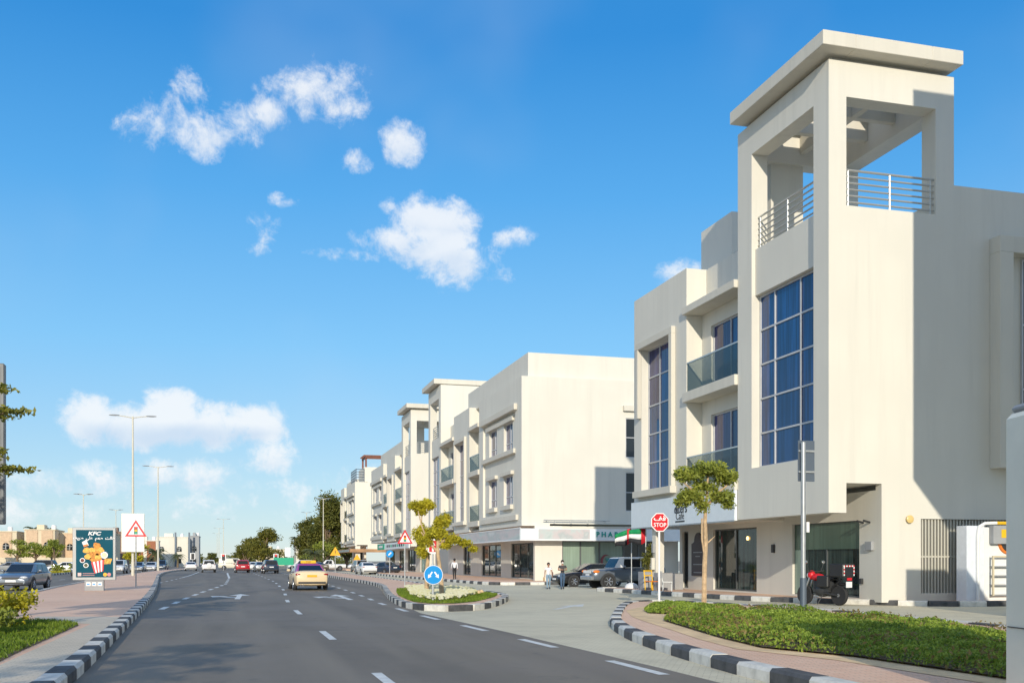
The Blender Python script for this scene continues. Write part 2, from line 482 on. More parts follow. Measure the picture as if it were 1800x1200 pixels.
# ------------------------------------------------------------------ mesh helpers
class MB:
    """collects shapes, then links them as one mesh object"""
    def __init__(s):
        s.v, s.f, s.mi, s.cur = [], [], [], 0

    def add(s, verts, faces):
        o = len(s.v)
        s.v += [tuple(p) for p in verts]
        s.f += [tuple(i + o for i in f) for f in faces]
        s.mi += [s.cur] * len(faces)
        return s

    def box(s, x0, x1, y0, y1, z0, z1):
        v = [(x0, y0, z0), (x1, y0, z0), (x1, y1, z0), (x0, y1, z0), (x0, y0, z1), (x1, y0, z1), (x1, y1, z1), (x0, y1, z1)]
        return s.add(v, [(3, 2, 1, 0), (4, 5, 6, 7), (0, 1, 5, 4), (1, 2, 6, 5), (2, 3, 7, 6), (3, 0, 4, 7)])

    def prism(s, poly, z0, z1):
        n = len(poly)
        v = [(p[0], p[1], z0) for p in poly] + [(p[0], p[1], z1) for p in poly]
        f = [tuple(range(n - 1, -1, -1)), tuple(range(n, 2 * n))] + [(i, (i + 1) % n, n + (i + 1) % n, n + i) for i in range(n)]
        return s.add(v, f)

    def plate(s, poly, y0, y1):
        """polygon in XZ given thickness along Y"""
        n = len(poly)
        v = [(p[0], y0, p[1]) for p in poly] + [(p[0], y1, p[1]) for p in poly]
        f = [tuple(range(n)), tuple(range(2 * n - 1, n - 1, -1))] + [(i, n + i, n + (i + 1) % n, (i + 1) % n) for i in range(n)]
        return s.add(v, f)

    def tube(s, pts, rads, n=8, cap=True):
        pts = [Vector(p) for p in pts]
        if not isinstance(rads, (list, tuple)):
            rads = [rads] * len(pts)
        o = len(s.v)
        up = None
        for i, p in enumerate(pts):
            d = (pts[min(i + 1, len(pts) - 1)] - pts[max(i - 1, 0)]).normalized()
            a = d.cross(Vector((0, 0, 1)) if abs(d.z) < 0.9 else Vector((1, 0, 0))).normalized()
            if up is not None and a.dot(up) < 0:
                a = -a
            up = a
            b = d.cross(a).normalized()
            for k in range(n):
                t = 2 * math.pi * k / n
                s.v.append(tuple(p + (a * math.cos(t) + b * math.sin(t)) * rads[i]))
        for i in range(len(pts) - 1):
            for k in range(n):
                s.f.append((o + i * n + k, o + i * n + (k + 1) % n, o + (i + 1) * n + (k + 1) % n, o + (i + 1) * n + k))
                s.mi.append(s.cur)
        if cap:
            s.f.append(tuple(o + k for k in range(n - 1, -1, -1)))
            s.f.append(tuple(o + (len(pts) - 1) * n + k for k in range(n)))
            s.mi += [s.cur] * 2
        return s

    def lathe(s, prof, c=(0, 0, 0), axis='Z', n=20):
        """prof: list of (radius, height) turned about an axis through c"""
        o = len(s.v)
        for r, h in prof:
            for k in range(n):
                t = 2 * math.pi * k / n
                a, b = r * math.cos(t), r * math.sin(t)
                p = {'Z': (a, b, h), 'X': (h, a, b), 'Y': (b, h, a)}[axis]
                s.v.append((c[0] + p[0], c[1] + p[1], c[2] + p[2]))
        for i in range(len(prof) - 1):
            for k in range(n):
                s.f.append((o + i * n + k, o + i * n + (k + 1) % n, o + (i + 1) * n + (k + 1) % n, o + (i + 1) * n + k))
                s.mi.append(s.cur)
        s.f.append(tuple(o + k for k in range(n - 1, -1, -1)))
        s.f.append(tuple(o + (len(prof) - 1) * n + k for k in range(n)))
        s.mi += [s.cur] * 2
        return s

    def ball(s, c, rx, ry, rz, n=12, m=8, pw=1.0):
        o = len(s.v)
        for i in range(m + 1):
            ph = math.pi * i / m - math.pi / 2
            for k in range(n):
                t = 2 * math.pi * k / n
                s.v.append((c[0] + rx * math.cos(ph) * math.cos(t), c[1] + ry * math.cos(ph) * math.sin(t), c[2] + rz * math.sin(ph)))
        for i in range(m):
            for k in range(n):
                s.f.append((o + i * n + k, o + i * n + (k + 1) % n, o + (i + 1) * n + (k + 1) % n, o + (i + 1) * n + k))
                s.mi.append(s.cur)
        return s

    def build(s, name, mats, parent=None, org=None, smooth=False, bevel=0.0, kind=None):
        if org is None:
            org = ORG.get(parent.name, (0, 0, 0)) if parent else (0, 0, 0)
        me = bpy.data.meshes.new(name)
        me.from_pydata([(a - org[0], b - org[1], c - org[2]) for a, b, c in s.v], [], s.f)
        if not isinstance(mats, (list, tuple)):
            mats = [mats]
        for m in mats:
            me.materials.append(m)
        if len(mats) > 1:
            me.polygons.foreach_set('material_index', s.mi)
        if smooth:
            me.polygons.foreach_set('use_smooth', [True] * len(me.polygons))
            me.set_sharp_from_angle(angle=R(40))
        me.update()
        o = bpy.data.objects.new(name, me)
        COL.objects.link(o)
        if parent:
            o.parent = parent
            ORG[o.name] = org
        elif any(org):
            o.location = org
            ORG[o.name] = org
        if bevel:
            b = o.modifiers.new('edge', 'BEVEL')
            b.width = bevel
            b.segments = 1
            b.limit_method = 'ANGLE'
            b.angle_limit = R(40)
        if kind:
            o['kind'] = kind
        return o


ORG = {}        # world origin that an object's local coordinates count from (things built in place)


def tag(o, label, cat, group=None):
    o['label'] = label
    o['category'] = cat
    if group:
        o['group'] = group
    return o


def thing(name, label, cat, loc=(0, 0, 0), group=None, rz=0.0):
    o = bpy.data.objects.new(name, None)
    o.empty_display_size = 0.3
    COL.objects.link(o)
    o.location = loc
    o.rotation_euler = (0, 0, rz)
    tag(o, label, cat, group)
    return o


def placed(name, label, cat, loc, group=None):
    """a thing whose parts are given in world coordinates"""
    o = thing(name, label, cat, loc, group)
    ORG[o.name] = tuple(loc)
    return o


def dup(root, loc=None, rz=None, label=None):
    kids = {}
    for ob in list(COL.objects):
        if ob.parent:
            kids.setdefault(ob.parent.name, []).append(ob)

    def cp(o, par):
        c = o.copy()
        COL.objects.link(c)
        if par:
            c.parent = par
        for ch in kids.get(o.name, []):
            cp(ch, c)
        return c
    r = cp(root, None)
    if loc is not None:
        r.location = loc
    if rz is not None:
        r.rotation_euler = (0, 0, rz)
    if label:
        r['label'] = label
    return r


def text(body, size, m, parent, loc, rot=(R(90), 0, 0), name='lettering', ext=0.004, shear=0.0, sx=1.0, bold=0.0, align='CENTER'):
    cu = bpy.data.curves.new(name, 'FONT')
    cu.body = body
    cu.size = size
    cu.align_x = align
    cu.align_y = 'CENTER'
    cu.extrude = ext
    cu.shear = shear
    cu.offset = bold
    cu.resolution_u = 3
    cu.materials.append(m)
    t0 = bpy.data.objects.new(name, cu)
    COL.objects.link(t0)
    me = bpy.data.meshes.new_from_object(t0.evaluated_get(bpy.context.evaluated_depsgraph_get()))
    bpy.data.objects.remove(t0)
    bpy.data.curves.remove(cu)
    o = bpy.data.objects.new(name, me)
    COL.objects.link(o)
    org = ORG.get(parent.name, (0, 0, 0)) if parent else (0, 0, 0)
    o.location = (loc[0] - org[0], loc[1] - org[1], loc[2] - org[2])
    o.rotation_euler = rot
    o.scale = (sx, 1, 1)
    if parent:
        o.parent = parent
    return o


WEST = (R(90), 0, R(-90))       # lettering that faces the road (towards -X)


def sheet(name, poly, z, m, parent=None, kind='structure', thick=None):
    """a paved area; thick makes it a slab down to z - thick"""
    bm = bmesh.new()
    vs = [bm.verts.new((p[0], p[1], z)) for p in poly]
    f = bm.faces.new(vs)
    if f.normal.z < 0:
        f.normal_flip()
    f.normal_update()
    if f.normal.z < 0:
        bmesh.ops.reverse_faces(bm, faces=[f])
    if thick:
        r = bmesh.ops.extrude_face_region(bm, geom=[f])
        bmesh.ops.translate(bm, vec=(0, 0, -thick), verts=[v for v in r['geom'] if isinstance(v, bmesh.types.BMVert)])
        bmesh.ops.recalc_face_normals(bm, faces=bm.faces)
    bmesh.ops.triangulate(bm, faces=bm.faces)
    me = bpy.data.meshes.new(name)
    bm.to_mesh(me)
    bm.free()
    me.materials.append(m)
    o = bpy.data.objects.new(name, me)
    COL.objects.link(o)
    if kind:
        o['kind'] = kind
    if parent:
        o.parent = parent
    return o


def resample(poly, step, closed=False):
    pts = [Vector((p[0], p[1])) for p in poly]
    if closed:
        pts.append(pts[0])
    # smooth once or twice (Chaikin) so the stones follow a curve
    for _ in range(2):
        q = [pts[0]]
        for a, b in zip(pts[:-1], pts[1:]):
            q += [a * 0.75 + b * 0.25, a * 0.25 + b * 0.75]
        q.append(pts[-1])
        pts = q
    L = [0.0]
    for a, b in zip(pts[:-1], pts[1:]):
        L.append(L[-1] + (b - a).length)
    n = max(1, round(L[-1] / step))
    out, j = [], 0
    for i in range(n + 1):
        t = L[-1] * i / n
        while j < len(L) - 2 and L[j + 1] < t:
            j += 1
        k = (t - L[j]) / max(1e-9, L[j + 1] - L[j])
        out.append(pts[j].lerp(pts[j + 1], k))
    return out


def in_poly(pts, poly):
    x, y = pts[:, 0], pts[:, 1]
    c = np.zeros(len(pts), bool)
    n = len(poly)
    for i in range(n):
        x0, y0 = poly[i][:2]
        x1, y1 = poly[(i + 1) % n][:2]
        hit = ((y0 > y) != (y1 > y)) & (x < (x1 - x0) * (y - y0) / (y1 - y0 + 1e-12) + x0)
        c ^= hit
    return c


def scatter(poly, n):
    P = np.array([p[:2] for p in poly])
    lo, hi = P.min(0), P.max(0)
    out = np.zeros((0, 2))
    while len(out) < n:
        q = lo + np.random.rand(n * 2, 2) * (hi - lo)
        out = np.vstack([out, q[in_poly(q, poly)]])
    return out[:n]


def leaf_mesh(name, C, size, m, parent=None, org=(0, 0, 0), up=0.3, aspect=0.45, kind=None, droop=0.0):
    """one folded four-cornered leaf at every point of C"""
    n = len(C)
    d = np.random.normal(size=(n, 3))
    d[:, 2] += up - droop
    d /= np.linalg.norm(d, axis=1)[:, None] + 1e-9
    r = np.random.normal(size=(n, 3))
    s = np.cross(d, r)
    s /= np.linalg.norm(s, axis=1)[:, None] + 1e-9
    nn = np.cross(d, s)
    L = (size * (0.6 + 0.8 * np.random.rand(n)))[:, None]
    C = np.asarray(C) - np.array(org)
    a = C - d * L * 0.5
    b = C + s * L * aspect * 0.5 + nn * L * 0.08
    c = C + d * L * 0.5
    e = C - s * L * aspect * 0.5 + nn * L * 0.08
    V = np.stack([a, b, c, e], 1).reshape(-1, 3)
    me = bpy.data.meshes.new(name)
    me.vertices.add(4 * n)
    me.vertices.foreach_set('co', V.astype(np.float32).ravel())
    me.loops.add(4 * n)
    me.loops.foreach_set('vertex_index', np.arange(4 * n, dtype=np.int32))
    me.polygons.add(n)
    me.polygons.foreach_set('loop_start', np.arange(0, 4 * n, 4, dtype=np.int32))
    me.update(calc_edges=True)
    me.materials.append(m)
    o = bpy.data.objects.new(name, me)
    COL.objects.link(o)
    if parent:
        o.parent = parent
    if kind:
        o['kind'] = kind
    return o


def clump(c, rx, ry, rz, n, shell=0.55):
    """points through an uneven ellipsoid, denser towards its skin"""
    d = np.random.normal(size=(n, 3))
    d /= np.linalg.norm(d, axis=1)[:, None]
    r = shell + (1 - shell) * np.random.rand(n)
    r *= 0.85 + 0.3 * np.sin(d[:, 0] * 5 + c[0]) * np.sin(d[:, 1] * 4 + c[1] * 2 + 1) + 0.1 * np.random.rand(n)
    return np.array(c) + d * r[:, None] * np.array([rx, ry, rz])

# ------------------------------------------------------------------ the ground
sheet('ground', [(-1500, -300), (1500, -300), (1500, 3500), (-1500, 3500)], -0.012, mat('dusty_ground', (0.34, 0.29, 0.21), 0.95, vary=0.15, vscale=0.2))
KERB_L = [(-1.9, -14), (-2.0, 0), (-2.05, 6), (-2.12, 14.5), (-2.26, 19), (-2.48, 25), (-2.82, 34.7), (-3.6, 51.6), (-5.4, 82), (-7.3, 112), (-8.1, 135), (-8.3, 160), (-7.4, 185), (-6.6, 204)]
MED_BACK = [(-7.0, 208), (-8.0, 206), (-10.0, 180), (-10.7, 150), (-10.6, 111), (-9.8, 80), (-9.4, 62.8), (-8.5, 46.7), (-8.2, 30), (-8.6, 10), (-9.2, -14)]
ISL_F = [(9.3, 150), (9.25, 110), (9.25, 84), (9.2, 70), (8.83, 61), (7.5, 51), (6.5, 43), (5.95, 37.2), (5.8, 34.2), (6.1, 32.3), (6.7, 31.7), (7.4, 32.0), (8.4, 33.7), (9.4, 36.2), (10.4, 39), (11.2, 41.8), (11.6, 45), (11.7, 50), (11.9, 62), (12.3, 84), (12.6, 112), (12.7, 150)]
ISL_H = [(6.6, -2), (6.8, 6), (6.94, 12.3), (7.1, 14.2), (7.5, 17.2), (8.0, 19.9), (9.04, 23.5), (10.5, 27), (12.2, 31), (13.4, 33.4), (14.4, 34.5), (15.2, 34.2), (15.8, 32.6), (16.4, 30), (16.8, 27), (16.7, 23), (16.3, 18), (15.4, 11), (14.2, 4), (13.4, -2)]
KERB_B1 = [(27.6, 30.3), (24.6, 30.4), (23.4, 31.2), (22.2, 33.0), (21.0, 34.8), (20.1, 36.6), (19.6, 40), (19.2, 45.4), (18.7, 50.4), (18.7, 51.4), (19.4, 51.9), (22, 52.0), (30, 52.1)]
KERB_B2 = [(36, 67.0), (24, 66.8), (18.2, 66.4), (17.0, 65.6), (16.6, 64.0), (16.4, 66), (16.2, 74), (15.9, 84), (15.6, 100), (15.6, 113)]
KERB_B2 = [(36, 65.6), (24, 65.4), (18.2, 65.0), (17.0, 65.4), (16.5, 66.6), (16.3, 70), (16.2, 76), (15.9, 84), (15.7, 100), (15.6, 113)]

road = sheet('road', [(-9.0, -60), (6.2, -60), (6.2, 14), (6.0, 22), (5.6, 31), (6.6, 45), (8.4, 60), (9.6, 75), (9.6, 152), (30, 165), (60, 190), (60, 215), (9, 215), (7, 420), (-6, 420), (-7, 215), (-60, 215), (-60, 190), (-9.0, 190)], 0.0, M['asphalt'])
sheet('road', [(-19.2, -60), (-8.0, -60), (-8.0, 60), (-9.2, 80), (-10, 190), (-19.2, 190)], 0.003, M['asphalt'])
sheet('road', [(-19, 215), (-8, 215), (-8, 420), (-19, 420)], 0.003, M['asphalt'])
sheet('service_road', [(5.2, -60), (40, -60), (40, 29), (70, 29), (70, 160), (9.2, 160), (9.2, 70), (8.6, 58), (7.0, 47), (5.4, 36), (5.4, 31), (5.9, 22), (6.15, 14), (6.2, -10)], -0.004, M['paver_grey'])
sheet('car_park', [(-46, 60), (-19.5, 60), (-19.5, 190), (-46, 190)], -0.006, M['paver_grey'])


def outline_of(poly):
    return [(p.x, p.y) for p in resample(poly, 1.5)]


def island(name, poly, inset, m, z=0.15):
    return sheet(name, poly, z, m, thick=0.2)


med_poly = outline_of(KERB_L) + outline_of(MED_BACK)
island('median_pavement', med_poly, 0, M['paver_red'])
# pale path of concrete pavers beside the kerb in front of the planting
sheet('path', [(-2.15, -14), (-2.2, 6), (-2.27, 14.5), (-2.41, 19), (-2.62, 25), (-2.73, 28.2), (-4.9, 29.0), (-4.6, 26.6), (-3.1, 25.2), (-3.1, 17), (-3.05, 6), (-3.0, -14)], 0.154, M['paver_kerb'])
islf_poly = outline_of(ISL_F)
island('traffic_island_pavement', islf_poly, 0, M['paver_red'])
islh_poly = outline_of(ISL_H)
island('hedge_island_pavement', islh_poly, 0, M['paver_red'])
b1_poly = outline_of(KERB_B1) + [(34, 52), (34, 31.5), (27.6, 31.5)]
island('shop_pavement', b1_poly, 0, M['paver_red'])
b2_poly = outline_of(KERB_B2) + [(24, 113), (24, 71), (36, 71)]
island('shop_pavement', b2_poly, 0, M['paver_red'])
sheet('shop_pavement', [(17.5, 113), (36, 113), (36, 156), (17.5, 156)], 0.15, M['paver_red'], thick=0.2)
sheet('shop_pavement', [(18.5, 172), (36, 172), (36, 204), (18.5, 204)], 0.15, M['paver_red'], thick=0.2)
verge = [(-20.8, -30), (-19.2, -30), (-19.2, 186), (-20.8, 186)]
sheet('verge', verge, 0.12, M['sand'], thick=0.18)


def kerb_stone_mesh(m, name, L, w=0.28, h=0.19, drop=0.06):
    b = MB()
    e = 0.025
    # top edge chamfered on the road side (+x here) and small joint at the ends
    prof = [(-w / 2, -drop), (w / 2, -drop), (w / 2, h - 0.045), (w / 2 - 0.035, h), (-w / 2 + 0.01, h), (-w / 2, h - 0.01)]
    n = len(prof)
    v = [(p[0], -L / 2 + 0.006, p[1]) for p in prof] + [(p[0], L / 2 - 0.006, p[1]) for p in prof]
    f = [tuple(range(n)), tuple(range(2 * n - 1, n - 1, -1))] + [((i + 1) % n, i, n + i, n + (i + 1) % n) for i in range(n)]
    b.add(v, f)
    me = bpy.data.meshes.new(name)
    me.from_pydata(b.v, [], b.f)
    me.materials.append(m)
    me.update()
    return me


KM = [kerb_stone_mesh(M['kerb_white'], 'kerbstone_white', 1.0), kerb_stone_mesh(M['kerb_black'], 'kerbstone_black', 1.0)]
KPLAIN = kerb_stone_mesh(mat('kerb_plain', (0.42, 0.41, 0.38), 0.85, vary=0.15), 'kerbstone_plain', 1.0)


def kerb(poly, step, side=1, plain=None, far=None):
    """a row of single kerbstones, alternately painted; side +1 puts the road on the right of the walking direction"""
    root = bpy.data.objects.new('kerb', None)
    COL.objects.link(root)
    root['kind'] = 'structure'
    P = resample(poly, step)
    for i, (a, b) in enumerate(zip(P[:-1], P[1:])):
        c = (a + b) / 2
        d = (b - a)
        if far and c.y > far:
            continue
        me = KM[i % 2]
        if plain and plain(c):
            me = KPLAIN
        o = bpy.data.objects.new('kerbstone', me)
        COL.objects.link(o)
        o.parent = root
        ang = math.atan2(d.y, d.x) - math.pi / 2 + (0 if side > 0 else math.pi)
        o.location = (c.x, c.y, random.uniform(-0.006, 0.006))
        o.rotation_euler = (0, random.uniform(-0.006, 0.006), ang + random.uniform(-0.006, 0.006))
        o.scale = (1, d.length, 1)
    return root


kerb(KERB_L, 0.9, 1)
kerb(MED_BACK, 1.0, 1, plain=lambda c: True)
kerb(ISL_F, 0.95, -1)
kerb(ISL_H, 1.0, -1)
kerb(KERB_B1, 1.0, -1)
kerb(KERB_B2, 1.0, -1)
kerb([(-19.2, 186), (-19.2, 20)], 1.0, -1, plain=lambda c: False)

# ------------------------------------------------------------------ painted markings (children of the road)
def curve_x(pts, y):
    for (x0, y0), (x1, y1) in zip(pts[:-1], pts[1:]):
        if y0 <= y <= y1:
            return x0 + (x1 - x0) * (y - y0) / (y1 - y0)
    return pts[-1][0] if y > pts[-1][1] else pts[0][0]


def dash(pts, y0, y1, w=0.15, z=0.005, name='lane_dash', steps=1):
    b = MB()
    prev = None
    for i in range(steps + 1):
        y = y0 + (y1 - y0) * i / steps
        x = curve_x(pts, y)
        b.v += [(x - w / 2, y, z), (x + w / 2, y, z)]
        if i:
            k = 2 * i
            b.f.append((k - 2, k - 1, k + 1, k))
            b.mi.append(0)
    return b.build(name, M['mark'], road)


LINE_A = [(2.0, 0), (2.0, 33), (2.15, 41.5), (2.5, 50), (2.8, 58), (3.2, 80), (3.1, 100), (2.8, 130), (2.6, 200)]
for k, y in enumerate([3.0, 12.0, 21.0, 31.2]):
    dash(LINE_A, y, y + 2.6)
y = 40.4
while y < 138:
    dash(LINE_A, y, y + 2.4)
    y += 8.2
LINE_B = [(5.9, 0), (5.87, 14.5), (5.71, 20), (5.35, 30), (5.4, 38.3), (5.73, 45.8), (6.0, 55), (6.3, 69), (6.5, 110), (6.4, 200)]
for y in [8.6, 13.3, 18.0, 22.7, 27.4, 32.1]:
    dash(LINE_B, y, y + 2.1, w=0.17)
y = 37.0
while y < 140:
    dash(LINE_B, y, y + 1.7, w=0.17)
    y += 4.6
LINE_C = [(-2.3, 33), (-1.9, 44.4), (-1.4, 54.7), (-0.98, 61), (-0.34, 73), (-0.15, 99), (-0.4, 130), (-0.6, 190)]
y = 35.5
while y < 96:
    dash(LINE_C, y, y + 2.0, w=0.2)
    y += 4.6
dash(LINE_C, 98, 140, w=0.2, name='lane_line', steps=10)
LINE_D = [(-5.2, 70), (-4.9, 80), (-4.3, 108), (-4.3, 137), (-4.4, 190)]
for y in range(78, 100, 5):
    dash(LINE_D, y, y + 2.0)
dash(LINE_D, 101, 150, w=0.15, name='lane_line', steps=4)
dash([(-13.6, 0), (-13.9, 190)], 20, 22.5, z=0.008)
for y in range(32, 150, 12):
    dash([(-13.6, 0), (-13.9, 190)], y, y + 3, z=0.008)
b = MB().box(-10.3, 9.0, 152.0, 152.5, 0.004, 0.0055)
b.build('stop_line', M['mark'], road)


def arrow(x, y, rot=0.0, branch=True, L=6.0, z=0.005, parent=None, s=1.0):
    polys = [[(-0.10, 0), (0.10, 0), (0.10, L - 2.0), (-0.10, L - 2.0)], [(-0.42, L - 2.0), (0.42, L - 2.0), (0.0, L)]]
    if branch:
        polys += [[(-0.10, 1.3), (-0.10, 1.9), (-0.55, 3.0), (-0.75, 2.7)], [(-0.45, 3.7), (-0.98, 2.2), (-1.12, 3.6)]]
    b = MB()
    c, sn = math.cos(rot), math.sin(rot)
    for p in polys:
        b.add([(x + (px * c - py * sn) * s, y + (px * sn + py * c) * s, z) for px, py in p], [tuple(range(len(p)))])
    o = b.build('lane_arrow', M['mark'], parent or road)
    return o


arrow(0.25, 44.2, -0.03, s=1.12)
arrow(4.75, 42.2, 0.0, s=1.12)
arrow(10.3, 32.2, -0.57, branch=False, L=4.2, z=0.002)


# ------------------------------------------------------------------ apartment buildings
FX = 20.35         # plane of the upper facades that look onto the road
GX = 22.5          # plane of the shop fronts set back under them


class Building:
    def __init__(s, label, y0, y1, group='white apartment blocks over shops along the road', name='apartment_building'):
        s.root = placed(name, label, 'building', (FX, y0, 0), group)
        s.w = MB()
        s.t = MB()
        s.y0, s.y1 = y0, y1

    def part(s, name, mb, m, **k):
        return mb.build(name, m, s.root, **k)

    def finish(s, m='wall'):
        s.w.build('wall', M[m], s.root)
        for i in range(0, len(s.t.v), 8):           # every ledge, slab and sill is a piece of its own
            q = MB().add(s.t.v[i:i + 8], [(3, 2, 1, 0), (4, 5, 6, 7), (0, 1, 5, 4), (1, 2, 6, 5), (2, 3, 7, 6), (3, 0, 4, 7)])
            q.build('ledge', M['trim'], s.root, bevel=0.012)

    def window_w(s, x, ys, zs, gm='glass_blue', bar=0.07, fm='frame', alt=None, name='window'):
        """framed window that faces the road; ys and zs are the bar positions"""
        f = MB()
        y0, y1, z0, z1 = ys[0], ys[-1], zs[0], zs[-1]
        for z in (z0, z1):
            zz = z if z == z0 else z - bar
            f.box(x - 0.05, x + 0.05, y0 + bar, y1 - bar, zz, zz + bar)
        for y in (y0, y1):
            yy = y if y == y0 else y - bar
            f.box(x - 0.05, x + 0.05, yy, yy + bar, z0, z1)
        for y in ys[1:-1]:
            f.box(x - 0.045, x + 0.045, y - bar / 2, y + bar / 2, z0 + bar, z1 - bar)
        for z in zs[1:-1]:
            f.box(x - 0.04, x + 0.04, y0 + bar, y1 - bar, z - bar / 2, z + bar / 2)
        o = f.build(name, M[fm], s.root)
        h = bar / 2
        for i in range(len(ys) - 1):
            for j in range(len(zs) - 1):
                g = gm
                if alt and (i, j) in alt:
                    g = alt[(i, j)]
                p = MB().box(x + 0.005 + 0.002 * ((i + j) % 2), x + 0.022, ys[i] + h, ys[i + 1] - h, zs[j] + h, zs[j + 1] - h)
                q = p.build('pane', M[g], o)
                ORG[q.name] = ORG[o.name]
        return o

    def window_s(s, y, xs, zs, gm='glass_dark', bar=0.06, fm='frame', name='window'):
        f = MB()
        x0, x1, z0, z1 = xs[0], xs[-1], zs[0], zs[-1]
        for z in zs:
            f.box(x0, x1, y - 0.04, y + 0.04, z - bar / 2, z + bar / 2)
        for x in xs:
            f.box(x - bar / 2, x + bar / 2, y - 0.05, y + 0.05, z0 - bar / 2, z1 + bar / 2)
        o = f.build(name, M[fm], s.root)
        for i in range(len(xs) - 1):
            for j in range(len(zs) - 1):
                MB().box(xs[i] + 0.03, xs[i + 1] - 0.03, y + 0.01, y + 0.03, zs[j] + 0.03, zs[j + 1] - 0.03).build('pane', M[gm], o)
        return o

    # ---- pieces of facade -------------------------------------------------
    def tower(s, ya, yb, flip=False, ground=False, south_open=True):
        def T(a, b):
            return (yb - b, yb - a) if flip else (ya + a, ya + b)
        D = yb - ya
        w = s.w

        def bx(x0, x1, t0, t1, z0, z1, o=w):
            y0, y1 = T(t0, t1)
            o.box(x0, x1, y0, y1, z0, z1)
        e = FX + 5.2
        w0, w1 = 0.98, 5.55
        # road side: two piers, apron below the tall window, panel, head beam
        bx(FX, FX + 0.71, 0, w0, 3.3, 18.05)
        bx(FX, FX + 0.71, w1, D, 3.3, 18.05)
        bx(FX, FX + 0.6, w0, w1, 3.3, 5.34)
        bx(FX + 0.16, FX + 0.6, w0, w1, 12.33, 14.2)
        # ring beam at the head
        bx(FX, e, 0, 0.7, 18.05, 19.3)
        bx(FX, e, D - 0.7, D, 18.05, 19.3)
        bx(FX, FX + 0.7, 0.7, D - 0.7, 18.05, 19.3)
        bx(e - 0.78, e, 0.7, D - 0.7, 18.05, 19.3)
        # side that closes the row: wall below terrace, corner pier
        bx(FX + 0.71, e, 0, 0.3, 4.36, 14.2)
        bx(e - 0.78, e, 0, 0.78, 14.2, 18.05)
        bx(FX + 0.71, e, D - 0.3, D, 4.36, 14.2)
        bx(e - 1.5, e, D - 0.78, D, 14.2, 18.05)
        if not flip:
            bx(FX + 1.25, FX + 2.75, D - 0.5, D, 14.2, 18.05)
        bx(e - 0.3, e, 0.3, D - 0.3, 4.36, 13.9)
        bx(FX + 0.71, e - 0.3, 0.3, D - 0.3, 13.7, 13.95)
        bx(FX + 0.71, GX + 0.15, 0.3, D - 0.3, 4.36, 4.6)
        if not south_open:
            if flip:
                bx(FX + 0.71, e - 1.5, D - 0.3, D, 14.2, 18.05)
            else:
                bx(FX + 0.71, e - 0.78, 0, 0.3, 14.2, 18.05)
        # neck and open grid under the cap
        nk = s.t
        y0, y1 = T(0.18, D - 0.75)
        nk.box(FX + 0.15, FX + 0.6, y0, y1, 19.3, 19.47)
        nk.box(e - 0.8, e - 0.4, y0, y1, 19.3, 19.47)
        nk.box(FX + 0.6, e - 0.8, y0, y0 + 0.4, 19.3, 19.47)
        nk.box(FX + 0.6, e - 0.8, y1 - 0.4, y1, 19.3, 19.47)
        gy0, gy1 = T(0.7, D - 0.7)
        for k in (1, 2):
            yy = gy0 + (gy1 - gy0) * k / 3
            nk.box(FX + 0.7, e - 0.78, yy - 0.13, yy + 0.13, 18.5, 19.25)
        xx = (FX + e) / 2
        for k in range(3):
            a = gy0 + (gy1 - gy0) * k / 3 + (0.13 if k else 0)
            c = gy0 + (gy1 - gy0) * (k + 1) / 3 - (0.13 if k < 2 else 0)
            nk.box(xx - 0.13, xx + 0.13, a, c, 18.5, 19.25)
        c0, c1 = (ya + 0.45, yb + 0.6) if flip else (ya - 0.6, yb - 0.45)
        cap = MB()
        X0, X1, h0, h1 = FX - 0.6, e - 0.07, 19.47, 19.97
        cap.box(X0, X0 + 1.3, c0, c1, h0, h1).box(X1 - 1.3, X1, c0, c1, h0, h1)
        cap.box(X0 + 1.3, X1 - 1.3, c0, c0 + 1.3, h0, h1).box(X0 + 1.3, X1 - 1.3, c1 - 1.3, c1, h0, h1)
        s.part('roof_cap', cap, M['trim'], bevel=0.015)
        # tall window
        y0, y1 = T(w0 + 0.02, w1 - 0.02)
        cols = [y0, y0 + 1.45, y0 + 3.35, y1] if not flip else [y0, y0 + 1.2, y0 + 3.1, y1]
        s.window_w(FX + 0.40, cols, [5.36 + 1.39 * k for k in range(6)])
        # railings on the terrace
        for (p0, p1) in (((FX + 0.3, T(w0, w1)[0], 0), (FX + 0.3, T(w0, w1)[1], 0)),):
            s.railing(p0, p1, 14.2)
        if south_open:
            yy = T(0.12, 0.16)[0]
            s.railing((FX + 0.71, yy, 0), (e - 0.78, yy, 0), 14.2)
        if ground:
            gy = T(0, D)
            w.box(GX, e, gy[0], gy[0] + 0.35, 0, 4.36)

    def railing(s, a, b, z, n=6, h=1.3):
        a, b = Vector(a), Vector(b)
        o = s.part('railing', MB().tube([(a.x, a.y, z + h), (b.x, b.y, z + h)], 0.042, 6), M['rail'])
        for t in (0.04, 0.5, 0.96):
            p = a.lerp(b, t)
            MB().tube([(p.x, p.y, z - 0.02), (p.x, p.y, z + h)], 0.035, 6).build('post', M['rail'], o)
        for k in range(n - 1):
            zz = z + 0.17 + (h - 0.17) * k / (n - 1)
            MB().tube([(a.x, a.y, zz), (b.x, b.y, zz)], 0.034, 6).build('rail', M['rail'], o)

